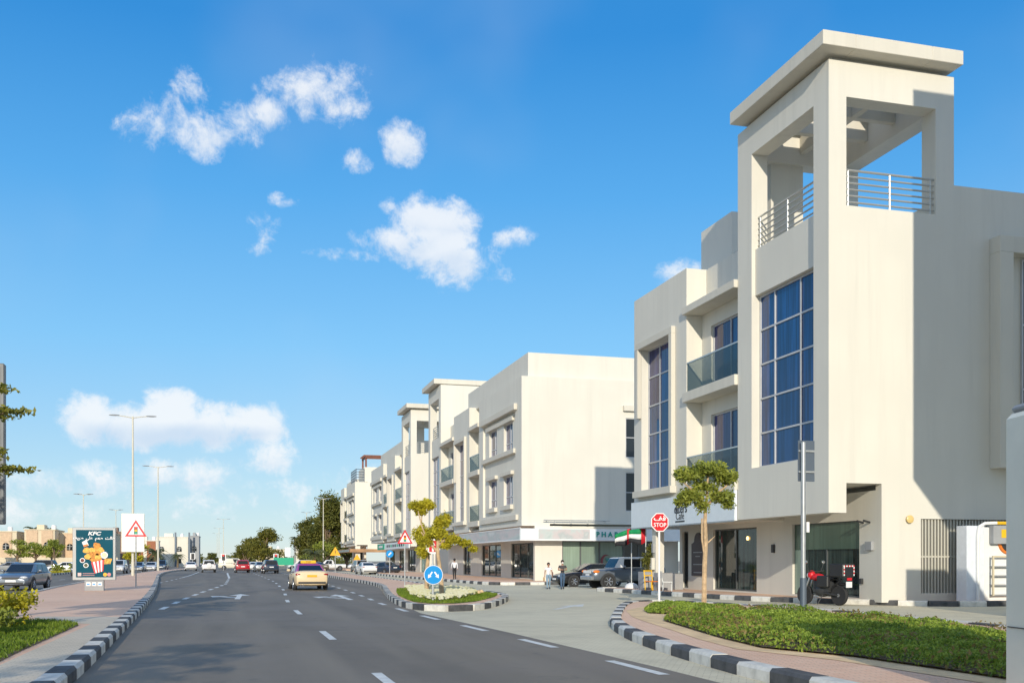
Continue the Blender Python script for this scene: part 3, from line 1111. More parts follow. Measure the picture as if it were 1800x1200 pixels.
    def balcony(s, ya, yb, door=True, dside=0.0, pad0=0.0, pad1=0.15):
        w, t = s.w, s.t
        bxw = FX + 0.78
        # back wall with two door openings
        d0, d1 = ya + (yb - ya) * 0.12 * (1 - dside), yb - (yb - ya) * (0.19 if dside == 0 else 0.12)
        w.box(bxw, GX, ya, d0, 3.3, 12.97)
        w.box(bxw, GX, d1, yb, 3.3, 12.97)
        for z0, z1 in ((3.3, 5.0), (8.25, 9.36), (12.3, 12.97)):
            w.box(bxw, GX, d0, d1, z0, z1)
        # roof slab, upper slab, lower slab
        for z0, z1, out in ((12.97, 13.3, 0.18), (8.92, 9.36, 0.16), (4.55, 5.0, 0.16)):
            t.box(FX - out, FX - 0.004, ya + 0.004 - pad0, yb - 0.004 + pad1, z0, z1)
            t.box(FX - 0.004, bxw - 0.002, ya + 0.004, yb - 0.004, z0, z1)
        t.box(bxw - 0.002, GX, ya + 0.004, yb - 0.004, 12.972, 13.3)
        w.box(FX + 1.0, GX, ya, yb, 13.3, 15.12)
        for z0, z1 in ((9.36, 12.3), (5.0, 8.25)):
            m = (d0 + d1) / 2
            s.window_w(bxw + 0.15, [d0, m, d1], [z0, z1], gm='glass_blue', alt={(1, 0): 'glass_violet'}, name='balcony_door')
            g = MB().box(FX + 0.02, FX + 0.035, ya + 0.05, yb - 0.05, z0 + 0.06, z0 + 1.33)
            ba = s.part('balustrade', g, M['balustrade'])
            MB().box(FX, FX + 0.06, ya + 0.03, yb - 0.03, z0 + 1.33, z0 + 1.39).build('handrail', M['rail'], ba)

    def bay(s, ya, yb, wa, wb, cols=2, trim_side=None, sill=True):
        """block with one tall window; trim_side +1 puts the hood's short leg on the far end"""
        w, t = s.w, s.t
        z0, z1 = 5.15, 12.4
        w.box(FX, GX, ya, wa, 4.15, 15.14)
        w.box(FX, GX, wb, yb, 4.15, 15.14)
        w.box(FX, GX, wa, wb, 4.15, z0)
        w.box(FX, GX, wa, wb, z1, 15.14)
        zs = [z0 + (z1 - z0) * k / 5 for k in range(6)]
        ys = [wa + (wb - wa) * k / cols for k in range(cols + 1)]
        if cols == 2:
            ys[1] = wa + (wb - wa) * 0.62
        s.window_w(FX + 0.42, ys, zs, alt={(0, 4): 'glass_violet', (1, 4): 'glass_violet', (1, 3): 'glass_violet'})
        # hood mould round the window: head, one full leg, one short leg, sill ledge
        o = 0.22
        t.box(FX - o, FX - 0.003, wa - 0.32, wb + 0.30, z1, z1 + 0.34)
        t.box(FX - o, FX - 0.003, wa - 0.32, wa, z0, z1)
        t.box(FX - o, FX - 0.003, wb, wb + 0.30, 8.9, z1)
        t.box(FX - 0.34, FX - 0.003, wa - 0.45, wb + 0.42, 4.82, z0)

    def block(s, ya, yb, m=1.2):
        """block with two storeys of paired small windows"""
        w, t = s.w, s.t
        wins = [(ya + 3.1, ya + 5.7), (ya + 7.9, ya + 10.4)]
        zz = [(5.9, 8.1), (10.0, 12.15)]
        f0, f1 = ya + 1.7, min(yb - 0.8, ya + 11.8)
        # frame that stands round the windows, inner panel set back
        w.box(FX, GX, ya, f0, 4.15, 15.02)
        w.box(FX, GX, f1, yb, 4.15, 15.02)
        w.box(FX, GX, f0, f1, 4.15, 5.2)
        w.box(FX, GX, f0, f1, 12.75, 15.02)
        x = FX + 0.18
        prev = f0
        for (a, c) in wins:
            w.box(x, GX, prev, a, 5.2, 12.75)
            prev = c
        w.box(x, GX, prev, f1, 5.2, 12.75)
        for (a, c) in wins:
            zp = 5.2
            for z0, z1 in zz:
                w.box(x, GX, a, c, zp, z0)
                zp = z1
                s.window_w(x + 0.24, [a, (a + c) / 2, c], [z0, z0 + 0.62, z1], gm='glass_violet', alt={(0, 1): 'glass_blue'})
            w.box(x, GX, a, c, zp, 12.75)
        # ledges: cornice, sills and lintels
        t.box(FX - 0.26, FX - 0.003, ya + 1.2, f1 + 0.35, 12.75, 13.2)
        t.box(FX - 0.16, x - 0.003, f0 + 0.02, f1 - 0.02, 9.6, 9.95)
        t.box(FX - 0.02, x - 0.003, wins[0][0] - 0.5, wins[1][1] + 0.5, 12.16, 12.5)
        for a, c in wins:
            t.box(FX - 0.08, x - 0.003, a - 0.35, c + 0.35, 8.12, 8.4)
            t.box(FX - 0.08, x - 0.003, a - 0.2, c + 0.2, 5.5, 5.85)
        t.box(FX - 0.2, FX - 0.003, ya + 0.9, f1 + 0.5, 4.6, 5.0)

    def ground(s, ya, yb, shops, gms, zh=3.1, x=GX):
        """shop fronts set back under the upper floors; shops = list of (y0, y1, panes)"""
        w = s.w
        p = ya
        for (a, c, n), gm in zip(shops, gms):
            w.box(x, x + 0.4, p, a, 0.1, 4.15)
            w.box(x, x + 0.4, a, c, zh, 4.15)
            w.box(x, x + 0.4, a, c, 0.1, 0.22)
            ys = [a + (c - a) * k / n for k in range(n + 1)]
            s.window_w(x + 0.16, ys, [0.22, zh], gm=gm, bar=0.07, fm='frame_dark', name='shop_window')
            p = c
        w.box(x, x + 0.4, p, yb, 0.1, 4.15)


# ---------------------------------------------------------------- first block: tower, balconies, tall window, café below
b1 = Building('cream apartment block with open square roof tower and café under it, beside the hedge', 31.9, 50)
b1.tower(31.9, 38.62, ground=False)
b1.balcony(38.62, 43.6)
b1.bay(43.6, 49.97, 45.15, 49.0)
w = b1.w
w.box(25.55, 34, 32.6, 49.97, 4.6, 15.1)              # body behind
w.box(GX, 25.55, 38.62, 49.97, 4.6, 15.1)
w.box(GX, 25.2, 32.3, 38.25, 4.61, 13.69)
w.box(25.55, 34, 31.9, 32.25, 4.36, 15.34)            # flank wall
w.box(25.55, 34, 32.25, 32.6, 4.6, 15.34)
w.box(FX + 2.2, 24.4, 43.4, 46.6, 15.1, 17.9)          # stair head on the roof
w.box(FX + 0.35, GX + 0.3, 38.7, 49.9, 4.15, 4.55)     # soffit slab
# flank at street level, opening under the tower, louvred recess
w.box(GX, 24.14, 31.9, 32.25, 0.1, 4.36)
w.box(24.14, 30.4, 31.9, 32.25, 3.12, 4.36)
w.box(24.14, 30.4, 31.9, 32.25, 0.1, 0.42)
w.box(30.4, 34, 31.9, 32.25, 0.1, 4.36)
w.box(24.14, 30.4, 32.55, 32.8, 0.1, 3.5)
b1.ground(31.9 + 0.35, 49.0, [(33.25, 37.95, 2), (40.95, 45.2, 2), (48.0, 48.7, 1)], ['glass_shop', 'glass_shop', 'glass_dark'])
lv = []
for k in range(46):
    x = 24.22 + k * 0.135
    o = MB().box(x, x + 0.055, 31.95, 32.07, 0.42, 3.1).build('slat', M['louvre'], b1.root)
MB().box(24.14, 30.4, 31.97, 32.05, 1.72, 1.78).build('louvre_rail', M['louvre'], b1.root)
MB().box(24.14, 30.4, 32.3, 32.32, 0.42, 3.12).build('louvre_backing', M['dark'], b1.root)
# projecting window box on the flank
fb = MB()
fb.box(27.1, 34, 31.35, 31.897, 12.9, 13.5).box(27.1, 27.7, 31.35, 31.897, 5.0, 12.9).box(27.7, 34, 31.35, 31.897, 5.0, 5.5)
b1.part('window_surround', fb, M['trim'], bevel=0.015)
b1.window_s(31.86, [28.5, 30.0, 31.5], [5.6, 8, 10.4, 12.8])
# pillar at the corner and frosted film / blind behind the first shop window
w.box(FX + 0.15, FX + 0.6, 47.5, 47.95, 0.1, 4.15)
MB().box(GX + 0.10, GX + 0.113, 33.3, 37.9, 2.05, 3.06).build('window_film', M['glass_green'], b1.root)
MB().box(GX + 0.10, GX + 0.113, 37.25, 37.9, 0.26, 2.04).build('window_film', M['glass_frost'], b1.root)
M['lamp_amber'] = mat('amber_lens', (0.72, 0.52, 0.20), 0.3)
# round light, wall lights, small boxes on the walls
MB().lathe([(0.11, 0.0), (0.145, 0.02), (0.145, 0.07), (0.09, 0.10)], (23.62, 31.77, 3.1), 'Y', 20).build('wall_lamp', M['lamp_amber'], b1.root, smooth=True)
MB().box(GX - 0.09, GX - 0.002, 39.35, 39.55, 1.95, 2.3).build('wall_light', M['dark'], b1.root, bevel=0.01)
MB().box(GX - 0.12, GX - 0.002, 32.35, 32.75, 1.98, 2.3).build('wall_sign', M['planter'], b1.root, bevel=0.01)
for yy in (33.0, 32.6):
    MB().tube([(GX, yy, 3.0), (GX - 0.33, yy - 0.1, 3.06)], 0.04, 8).build('floodlight', M['dark'], b1.root)
MB().box(GX - 0.1, GX - 0.002, 33.0, 33.14, 0.75, 0.95).build('socket_box', M['dark'], b1.root)
MB().box(FX + 0.04, FX + 0.148, 47.6, 47.8, 2.0, 2.45).build('wall_light', M['planter'], b1.root)
MB().box(FX - 0.02, FX + 0.148, 47.62, 47.9, 1.15, 1.75).build('meter_box', M['wall'], b1.root, bevel=0.01)
# white fascia sign of the café
fs = b1.part('fascia_sign', MB().box(FX - 0.14, FX + 0.0, 38.65, 50.05, 3.27, 4.62).box(FX, FX + 3.2, 49.98, 50.1, 3.27, 4.62), M['sign_white'], bevel=0.01)
b1.part('fascia_edge', MB().box(FX - 0.16, FX - 0.141, 38.65, 50.05, 3.24, 3.30), M['pole'])
text("diters", 0.62, M['black'], b1.root, (FX - 0.15, 43.95, 4.02), WEST, 'sign_lettering', shear=0.15, bold=0.008)
text("Café", 0.50, M['dark'], b1.root, (FX - 0.15, 44.0, 3.68), WEST, 'sign_lettering')
MB().box(FX - 0.155, FX - 0.141, 43.5, 44.5, 3.40, 3.47).build('sign_underline', M['black'], b1.root)
MB().ball((FX - 0.145, 44.42, 4.02), 0.012, 0.09, 0.16, 10, 8).ball((FX - 0.145, 44.3, 4.42), 0.012, 0.05, 0.1, 10, 8).build('sign_emblem', M['black'], b1.root)
# dark name board with a domed head beside the café door
board = [(46.05, 0.85), (47.5, 0.85), (47.5, 2.45), (47.3, 2.5)] + [(46.78 + 0.42 * math.cos(R(t)), 2.55 + 0.45 * math.sin(R(t))) for t in range(0, 181, 15)] + [(46.2, 2.5), (46.05, 2.45)]
n = len(board)
bb = MB()
bb.add([(GX - 0.06, y, z) for y, z in board] + [(GX - 0.004, y, z) for y, z in board], [tuple(range(n)), tuple(range(2 * n - 1, n - 1, -1))] + [(i, n + i, n + (i + 1) % n, (i + 1) % n) for i in range(n)])
nb = b1.part('name_board', bb, M['brown_board'])
for zz, ww in ((2.02, 1.0), (1.82, 0.5), (1.42, 1.0), (1.02, 0.9)):
    MB().box(GX - 0.068, GX - 0.061, 46.78 - ww / 2, 46.78 + ww / 2, zz - 0.025, zz + 0.025).build('board_line', M['planter'], b1.root)
# café lamp seen through the glass
lampm = mat('warm_bulb', (1.0, 0.75, 0.3), emit=((1.0, 0.6, 0.18), 4.0))
MB().ball((GX + 0.12, 42.0, 2.62), 0.05, 0.09, 0.09).build('pendant_lamp', lampm, b1.root)
b1.finish()

# ---------------------------------------------------------------- second block: pharmacy
b2 = Building('white apartment block with the pharmacy on its corner, between café block and far blocks', 71.5, 107.8)
b2.block(71.5, 84.7)
b2.balcony(84.7, 88.4, dside=1.0, pad0=0.15, pad1=0.0)
b2.bay(88.4, 94.9, 89.9, 93.9)
b2.balcony(94.9, 101.2)
b2.tower(101.2, 107.8, flip=True, south_open=False)
w = b2.w
w.box(GX, 28.43, 71.5, 71.9, 4.3, 15.02)
w.box(30.2, 34, 71.5, 71.9, 4.3, 15.02)
for z0, z1 in ((4.3, 5.3), (8.2, 9.3), (12.25, 15.02)):
    w.box(28.43, 30.2, 71.5, 71.9, z0, z1)
b2.window_s(71.6, [28.46, 29.3, 30.17], [5.33, 6.7, 8.17])
b2.window_s(71.6, [28.46, 29.3, 30.17], [9.33, 10.8, 12.22])
b2.t.box(28.2, 30.6, 71.2, 71.497, 12.75, 13.15)
w.box(GX, 34, 71.9, 101.2, 4.3, 15.0)
w.box(FX + 0.62, 34, 71.95, 91.5, 15.02, 16.84)
w.box(FX + 0.35, GX, 71.9, 101.1, 4.16, 4.29)
b2.ground(71.9, 107.8, [(75.3, 82.3, 3), (85.6, 92.6, 3), (97.2, 100.4, 2)], ['glass_shop', 'glass_shop', 'glass_dark'], zh=3.02)
w.box(21.35, 23.45, 71.5, 71.88, 0.1, 4.15)             # cream corner pier
w.box(GX, 23.45, 71.88, 71.9, 0.1, 4.15)
w.box(33.0, 34, 71.5, 71.9, 0.1, 4.15)
w.box(30.8, 33.0, 72.2, 72.5, 0.1, 4.15)
for k, (xa, xb) in enumerate([(23.5, 24.9), (24.9, 26.4), (26.4, 28.3), (28.3, 29.5), (29.5, 30.8)]):
    f = MB()
    for xx in (xa, xb - 0.06):
        f.box(xx, xx + 0.06, 71.62, 71.72, 0.15, 3.05)
    f.box(xa + 0.06, xb - 0.06, 71.62, 71.72, 2.99, 3.05).box(xa + 0.06, xb - 0.06, 71.62, 71.72, 0.15, 0.22)
    o = f.build('shop_window', M['frame_dark'], b2.root)
    MB().box(xa + 0.06, xb - 0.06, 71.66, 71.68, 0.22, 2.99).build('pane', M['glass_frost' if k < 3 else 'glass_dark'], o)
w.box(23.45, 33.0, 71.75, 72.1, 3.06, 4.15)
# crescent and cup sign on the pharmacy glass
cr = []
for t in range(60, 301, 12):
    cr.append((26.9 + 0.42 * math.cos(R(t)), 1.55 + 0.52 * math.sin(R(t))))
for t in range(300, 59, -12):
    cr.append((27.02 + 0.36 * math.cos(R(t)), 1.55 + 0.44 * math.sin(R(t))))
MB().plate(cr, 71.585, 71.60).build('crescent_emblem', mat('emblem_red', (0.20, 0.05, 0.06), 0.5), b2.root)
MB().plate([(26.85, 1.8), (27.25, 1.8), (27.2, 1.62), (27.08, 1.55), (27.08, 1.3), (27.2, 1.24), (26.9, 1.24), (27.02, 1.3), (27.02, 1.55), (26.9, 1.62)], 71.585, 71.60).build('cup_emblem', mat('emblem_teal', (0.05, 0.25, 0.25), 0.5), b2.root)
# fascia band round the corner
fs = MB().box(19.95, 20.1, 70.4, 98.5, 3.12, 3.92)
fs.box(20.1, 33.5, 70.4, 70.55, 3.12, 3.92)
fs.box(20.1, 33.5, 70.55, 71.497, 3.82, 3.9).box(20.1, FX - 0.003, 71.497, 98.5, 3.82, 3.9)
b2.part('fascia_sign', fs, M['sign_white'], bevel=0.01)
b2.part('fascia_edge', MB().box(19.9, 19.949, 70.35, 98.5, 3.05, 3.12).box(19.949, 33.5, 70.35, 70.399, 3.05, 3.12).box(19.9, 19.949, 70.35, 98.5, 3.92, 3.99), M['white'])
b2.part('fascia_print', MB().box(19.935, 19.948, 70.6, 98.3, 3.17, 3.88).box(21.3, 25.2, 70.385, 70.398, 3.17, 3.88), M['band_stripe'])
text('P H A R M A C Y', 0.52, mat('letter_teal', (0.0, 0.30, 0.26), 0.5), b2.root, (27.55, 70.37, 3.5), name='sign_lettering', ext=0.02, bold=0.012)
MB().tube([(21.9, 71.1, 4.55), (27.0, 71.1, 4.55)], 0.045, 8).tube([(22.2, 71.5, 4.5), (22.2, 71.1, 4.55)], 0.03, 6).tube([(26.7, 71.5, 4.5), (26.7, 71.1, 4.55)], 0.03, 6).build('sign_light_rail', M['rail'], b2.root)
for k in range(4):
    MB().ball((22.7 + k * 1.3, 71.0, 4.42), 0.09, 0.09, 0.07, 10, 6).build('spotlight', M['rail'], b2.root)
b2.finish()

# ---------------------------------------------------------------- third and fourth blocks
b3 = Building('white apartment block with open roof tower, behind the yellow-leaved island trees', 119, 154)
b3.tower(119, 125.7)
b3.balcony(125.7, 131)
b3.bay(131, 138, 132.6, 136.6)
b3.balcony(138, 141.5, dside=1.0)
b3.block(141.5, 154)
w = b3.w
w.box(25.55, 34, 119.35, 154, 4.6, 15.0)
w.box(GX, 25.55, 125.7, 154, 4.6, 15.0)
w.box(GX, 25.2, 119.4, 125.3, 4.61, 13.69)
w.box(25.55, 34, 119, 119.35, 4.36, 15.3)
w.box(FX + 0.6, 30, 128, 148, 15.14, 16.8)
w.box(FX + 0.35, GX, 125.7, 154, 4.16, 4.5)
b3.ground(119, 154, [(120.5, 124.5, 2), (128, 134, 3), (137, 141, 2), (145, 151, 3)], ['glass_teal', 'glass_shop', 'glass_dark', 'glass_shop'], zh=3.02)
w.box(GX + 0.4, 34, 119, 119.3, 0.1, 4.36)
b3.part('fascia_sign', MB().box(FX - 0.2, FX - 0.05, 119.3, 146, 3.1, 3.95), M['sign_white'])
b3.part('fascia_sign', MB().box(FX - 0.26, FX - 0.201, 139.0, 145.5, 3.15, 3.9), M['green'])
for k in range(9):
    MB().box(FX - 0.215, FX - 0.201, 122.2 + k * 1.7, 123.3 + k * 1.7, 3.38, 3.7).build('sign_glyph', M['dark' if k % 3 else 'green'], b3.root)
MB().box(FX - 0.275, FX - 0.261, 140.5, 144.0, 3.38, 3.68).build('sign_glyph', M['white'], b3.root)
b3.finish()

b4 = Building('farthest white apartment block of the row, with brown pergola on its roof', 175, 200)
b4.block(175, 188.2)
b4.balcony(188.2, 192)
b4.bay(192, 198, 193.2, 197)
w = b4.w
w.box(GX, 34, 175, 175.4, 3.3, 15.1)
w.box(GX, 34, 175.4, 198, 4.3, 15.0)
w.box(FX + 1.0, 25, 184, 197, 15.14, 16.2)
w.box(FX + 0.3, GX, 175, 198, 4.16, 4.29)
b4.ground(180, 198, [(182, 188, 3), (190, 195, 2)], ['glass_shop', 'glass_dark'])
w.box(FX + 0.1, FX + 0.9, 175.1, 175.9, 0.1, 4.15)
w.box(26.0, 34, 175, 175.4, 0.1, 3.3)
MB().box(FX - 0.9, FX - 0.05, 174.2, 198, 3.05, 3.6).box(FX - 0.05, 30, 174.2, 174.98, 3.05, 3.6).build('awning', mat('awning_tan', (0.42, 0.24, 0.12), 0.7, vary=0.3, vscale=0.5), b4.root)
MB().box(FX - 0.93, FX - 0.902, 176, 197, 3.15, 3.5).build('awning_sign', M['band_grey'], b4.root)
b4.finish('wall_far')

# roofs beyond: pergola and railing on the last block, stair head with a thin cap on the third
pg = MB()
for yy in (175.8, 180.2):
    for xx in (22.2, 25.6):
        pg.box(xx, xx + 0.28, yy, yy + 0.28, 17.6, 19.2)
for xx in (22.2, 25.6):
    pg.box(xx, xx + 0.28, 175.5, 180.8, 19.2, 19.5)
po = pg.build('pergola', M['wood'], None, org=(24, 178, 17.6))
tag(po, 'brown timber pergola standing on the roof of the farthest white block', 'pergola')
for k in range(7):
    yy = 175.6 + k * 0.8
    MB().box(21.9, 26.2, yy, yy + 0.1, 19.5, 19.7).build('slat', M['wood'], po, org=(24, 178, 17.6))
rl = MB()
for k in range(5):
    rl.tube([(FX + 0.25, 175.3, 15.4 + k * 0.45), (22.0, 175.3, 15.4 + k * 0.45)], 0.05, 5)
    rl.tube([(FX + 0.25, 175.3, 15.4 + k * 0.45), (FX + 0.25, 183.0, 15.4 + k * 0.45)], 0.05, 5)
for k in range(6):
    rl.tube([(FX + 0.25, 175.3 + k * 1.5, 15.0), (FX + 0.25, 175.3 + k * 1.5, 17.3)], 0.06, 5)
rl.tube([(21.95, 175.3, 15.0), (21.95, 175.3, 17.3)], 0.06, 5)
rl.build('roof_railing', M['plate_grey'], b4.root)
MB().box(22.0, 26.4, 175.45, 183.5, 15.1, 17.6).build('stair_head', M['wall_far'], b4.root)
MB().box(23.5, 27.5, 149.0, 153.0, 15.0, 17.4).build('stair_head', M['wall'], b3.root)
MB().box(23.0, 28.0, 148.5, 153.5, 17.4, 17.8).build('roof_cap', M['trim'], b3.root)

# ------------------------------------------------------------------ vehicles
def body_loft(st, W):
    """st: rows (y, width factor, z bottom, z belt); rounded cross sections"""
    b = MB()
    rings = []
    for (y, wf, zb, zt) in st:
        h = W / 2 * wf
        H = zt - zb
        half = [(0, zt + 0.015), (h * 0.55, zt + 0.01), (h * 0.86, zt - 0.02), (h * 0.965, zt - 0.085), (h, zt - 0.36 * H), (h * 1.0, zb + 0.42 * H), (h * 0.965, zb + 0.16 * H), (h * 0.86, zb + 0.02), (0, zb)]
        ring = [(x, y, z) for x, z in half] + [(-x, y, z) for x, z in half[-2:0:-1]]
        rings.append(ring)
    n = len(rings[0])
    v = [p for r in rings for p in r]
    f = []
    for i in range(len(rings) - 1):
        for k in range(n):
            f.append((i * n + k, i * n + (k + 1) % n, (i + 1) * n + (k + 1) % n, (i + 1) * n + k))
    f.append(tuple(range(n - 1, -1, -1)))
    f.append(tuple((len(rings) - 1) * n + k for k in range(n)))
    b.add(v, [tuple(reversed(q)) for q in f])
    return b


KINDS_OF_CAR = {
    # length, width, height, wheel radius, axle positions, stations, belt (rear y, front y, z), roof (rear y, front y), belt/roof half width factors
    'sedan': dict(L=4.75, W=1.84, H=1.45, r=0.33, ax=(-1.38, 1.40),
                  st=[(-2.37, .78, .45, .80), (-2.33, .88, .30, .98), (-2.2, .95, .24, 1.06), (-1.75, .99, .22, 1.05), (-1.0, 1, .2, 1.0), (0, 1, .2, .97), (.9, 1, .2, .95), (1.3, .99, .2, .92), (1.9, .95, .22, .82), (2.22, .88, .24, .72), (2.35, .74, .32, .60)],
                  belt=(-1.85, 1.05, .98), roof=(-1.0, .22), hb=.90, hr=.70),
    'suv': dict(L=4.6, W=1.86, H=1.72, r=0.37, ax=(-1.35, 1.38),
                st=[(-2.30, .86, .50, .98), (-2.26, .95, .38, 1.10), (-2.0, .99, .32, 1.13), (-1.0, 1, .28, 1.10), (0, 1, .28, 1.08), (.9, 1, .28, 1.06), (1.5, .98, .28, 1.02), (2.0, .95, .3, .95), (2.22, .88, .34, .82), (2.3, .78, .42, .68)],
                belt=(-2.2, 1.1, 1.08), roof=(-1.95, .35), hb=.91, hr=.76),
    'wagon': dict(L=4.7, W=1.80, H=1.50, r=0.34, ax=(-1.36, 1.36),
                  st=[(-2.34, .86, .45, .88), (-2.3, .95, .34, 1.0), (-2.0, .98, .28, 1.02), (-1.0, 1, .24, 1.0), (0, 1, .24, .98), (.9, 1, .24, .96), (1.4, .98, .24, .93), (1.95, .95, .26, .85), (2.22, .9, .28, .76), (2.34, .78, .34, .64)],
                  belt=(-2.2, 1.05, .97), roof=(-1.8, .2), hb=.90, hr=.72),
    'boxy': dict(L=4.65, W=1.90, H=1.83, r=0.41, ax=(-1.32, 1.38),
                 st=[(-2.32, .92, .58, 1.10), (-2.28, .97, .45, 1.20), (-1.5, 1, .42, 1.20), (0, 1, .40, 1.18), (.85, 1, .40, 1.17), (1.2, .99, .42, 1.15), (1.9, .96, .44, 1.10), (2.2, .93, .46, 1.03), (2.3, .85, .52, .95)],
                 belt=(-2.22, .92, 1.18), roof=(-2.05, .58), hb=.90, hr=.80),
    'van': dict(L=5.2, W=1.95, H=2.05, r=0.36, ax=(-1.6, 1.65),
                st=[(-2.6, .96, .45, 1.15), (-2.55, .99, .35, 1.22), (-1, 1, .3, 1.22), (.8, 1, .3, 1.2), (1.5, 1, .3, 1.15), (2.1, .97, .3, 1.0), (2.45, .93, .32, .86), (2.58, .84, .4, .72)],
                belt=(-2.52, 1.75, 1.2), roof=(-2.45, .95), hb=.97, hr=.88),
    'pickup': dict(L=5.2, W=1.85, H=1.75, r=0.38, ax=(-1.6, 1.55),
                   st=[(-2.58, .92, .6, .95), (-2.55, .97, .45, 1.05), (-1, 1, .4, 1.07), (.2, 1, .38, 1.08), (1.2, 1, .38, 1.06), (1.7, .98, .38, 1.02), (2.25, .96, .4, .96), (2.5, .9, .42, .85), (2.58, .82, .48, .75)],
                   belt=(-.75, 1.3, 1.07), roof=(-.55, .62), hb=.91, hr=.78),
}


def car(kind, label, loc, rz, col, group=None, roofcol=None, name='car', blind_sides=False, plate='sign_face', tail=True, cat='car', glass='glass_dark', spare=False, detail=True):
    K = KINDS_OF_CAR[kind]
    root = thing(name, label, cat, (loc[0], loc[1], loc[2] if len(loc) > 2 else 0.0), group, rz)
    W, H, r = K['W'], K['H'], K['r']
    P = lambda mb, nm, m, par=root, **k: mb.build(nm, m, par, org=(0, 0, 0), **k)
    body = P(body_loft(K['st'], W), 'body', col, smooth=True)
    # cabin frustum
    (yr, yf, zb), (rr, rf) = K['belt'], K['roof']
    hb, hr, zr = W / 2 * K['hb'], W / 2 * K['hr'], H - 0.05
    mid = 0.5
    Bq = [(-hb * .93, yr, zb), (hb * .93, yr, zb), (hb, yr + .35, zb), (hb, yf - .45, zb), (hb * .86, yf, zb), (-hb * .86, yf, zb), (-hb, yf - .45, zb), (-hb, yr + .35, zb)]
    Rq = [(-hr * .93, rr, zr - .03), (hr * .93, rr, zr - .03), (hr, rr + .18, zr), (hr, rf - .2, zr), (hr * .93, rf, zr - .025), (-hr * .93, rf, zr - .025), (-hr, rf - .2, zr), (-hr, rr + .18, zr)]
    n = 8
    b = MB()
    b.add(Bq + Rq, [(i, (i + 1) % n, n + (i + 1) % n, n + i) for i in range(n)])
    # crowned roof
    Cq = [(x * .82, rr + (y - rr) * .86 + (rf - rr) * .07, H - .008) for x, y, z in Rq]
    o = len(b.v)
    b.add(Rq + Cq, [(i, (i + 1) % n, n + (i + 1) % n, n + i) for i in range(n)] + [tuple(range(n, 2 * n))])
    P(b, 'cabin', roofcol or col, smooth=True)

    def pane(q, nm, m0=(.06, .06, .07, .1), parent=root, g=None):
        q = [Vector(p) for p in q]
        nrm = (q[1] - q[0]).cross(q[3] - q[0]).normalized()
        l, rgt, bt, tp = m0

        def at(s_, t_):
            return q[0].lerp(q[1], s_).lerp(q[3].lerp(q[2], s_), t_)
        c = [at(l, bt), at(1 - rgt, bt), at(1 - rgt, 1 - tp), at(l, 1 - tp)]
        off = nrm * 0.014
        v = [p - off for p in c] + [p + off for p in c]
        mb = MB().add([tuple(p) for p in v], [(4, 5, 6, 7), (0, 4, 7, 3), (1, 2, 6, 5), (0, 1, 5, 4), (3, 7, 6, 2)])
        return P(mb, nm, M[g or glass])
    pane([Bq[0], Bq[1], Rq[1], Rq[0]], 'rear_window', (.05, .05, .10, .10))
    pane([Bq[4], Bq[5], Rq[5], Rq[4]], 'windscreen', (.03, .03, .04, .06))
    for sgn in (1, -1):
        a, bq, c, d = (Bq[2], Bq[3], Rq[3], Rq[2]) if sgn > 0 else (Bq[6], Bq[7], Rq[7], Rq[6])
        q = [Vector(p) for p in (a, bq, c, d)]
        m0, m1 = q[0].lerp(q[1], mid), q[3].lerp(q[2], mid)
        if not blind_sides:
            pane([q[0], m0, m1, q[3]], 'side_window', (.06, .03, .06, .13))
        fr = [m0, q[1], q[2], m1]
        if blind_sides:
            if sgn > 0:
                fr = [q[0].lerp(q[1], .68), q[1], q[2], q[3].lerp(q[2], .68)]
            else:
                fr = [q[0], q[0].lerp(q[1], .32), q[3].lerp(q[2], .32), q[3]]
        pane(fr, 'side_window', (.03, .06, .06, .13))
        # doors' shut lines and handle
        if detail:
            P(MB().box(sgn * W / 2 * .985 - .012, sgn * W / 2 * .985 + .012, -.35, -.17, zb - .16, zb - .12), 'door_handle', M['dark'])
            mr = MB().ball((sgn * (W / 2 + .07), yf - .52, zb + .09), .11, .06, .075, 10, 6)
            P(mr, 'mirror', col, smooth=True)
            P(MB().box(min(sgn * W / 2 * .93, sgn * (W / 2 + .03)), max(sgn * W / 2 * .93, sgn * (W / 2 + .03)), yf - .55, yf - .49, zb - .02, zb + .05), 'mirror_arm', M['dark'])
    # wheels
    for y in K['ax']:
        for sgn in (1, -1):
            x = sgn * (W / 2 - .10)
            ar = MB().lathe([(r * 1.17, -.02), (r * 1.17, .098)], (x, y, r + .01), 'X', 20) if sgn > 0 else MB().lathe([(r * 1.17, -.098), (r * 1.17, .02)], (x, y, r + .01), 'X', 20)
            P(ar, 'wheel_arch', M['dark'])
            ty = MB().lathe([(r * .62, -.10), (r * .93, -.105), (r, -.07), (r, .07), (r * .93, .105), (r * .62, .10)], (x, y, r), 'X', 22)
            wh = P(ty, 'wheel', M['rubber'], smooth=True)
            rim = MB().lathe([(.05, sgn * .085), (r * .12, sgn * .10), (r * .16, sgn * .085)], (x, y, r), 'X', 14)
            for k in range(6):
                t = 2 * math.pi * k / 6
                rim.tube([(x + sgn * .09, y + r * .1 * math.cos(t), r + r * .1 * math.sin(t)), (x + sgn * .10, y + r * .62 * math.cos(t), r + r * .62 * math.sin(t))], .028, 5)
            rim.lathe([(r * .60, sgn * .088), (r * .65, sgn * .108), (r * .66, sgn * .09)], (x, y, r), 'X', 22)
            P(rim, 'rim', M['alloy'], wh)
    # lamps, plates, bumpers
    yF, yR = K['st'][-1][0], K['st'][0][0]
    zf = K['st'][-2][3]
    zrr = K['st'][1][3]
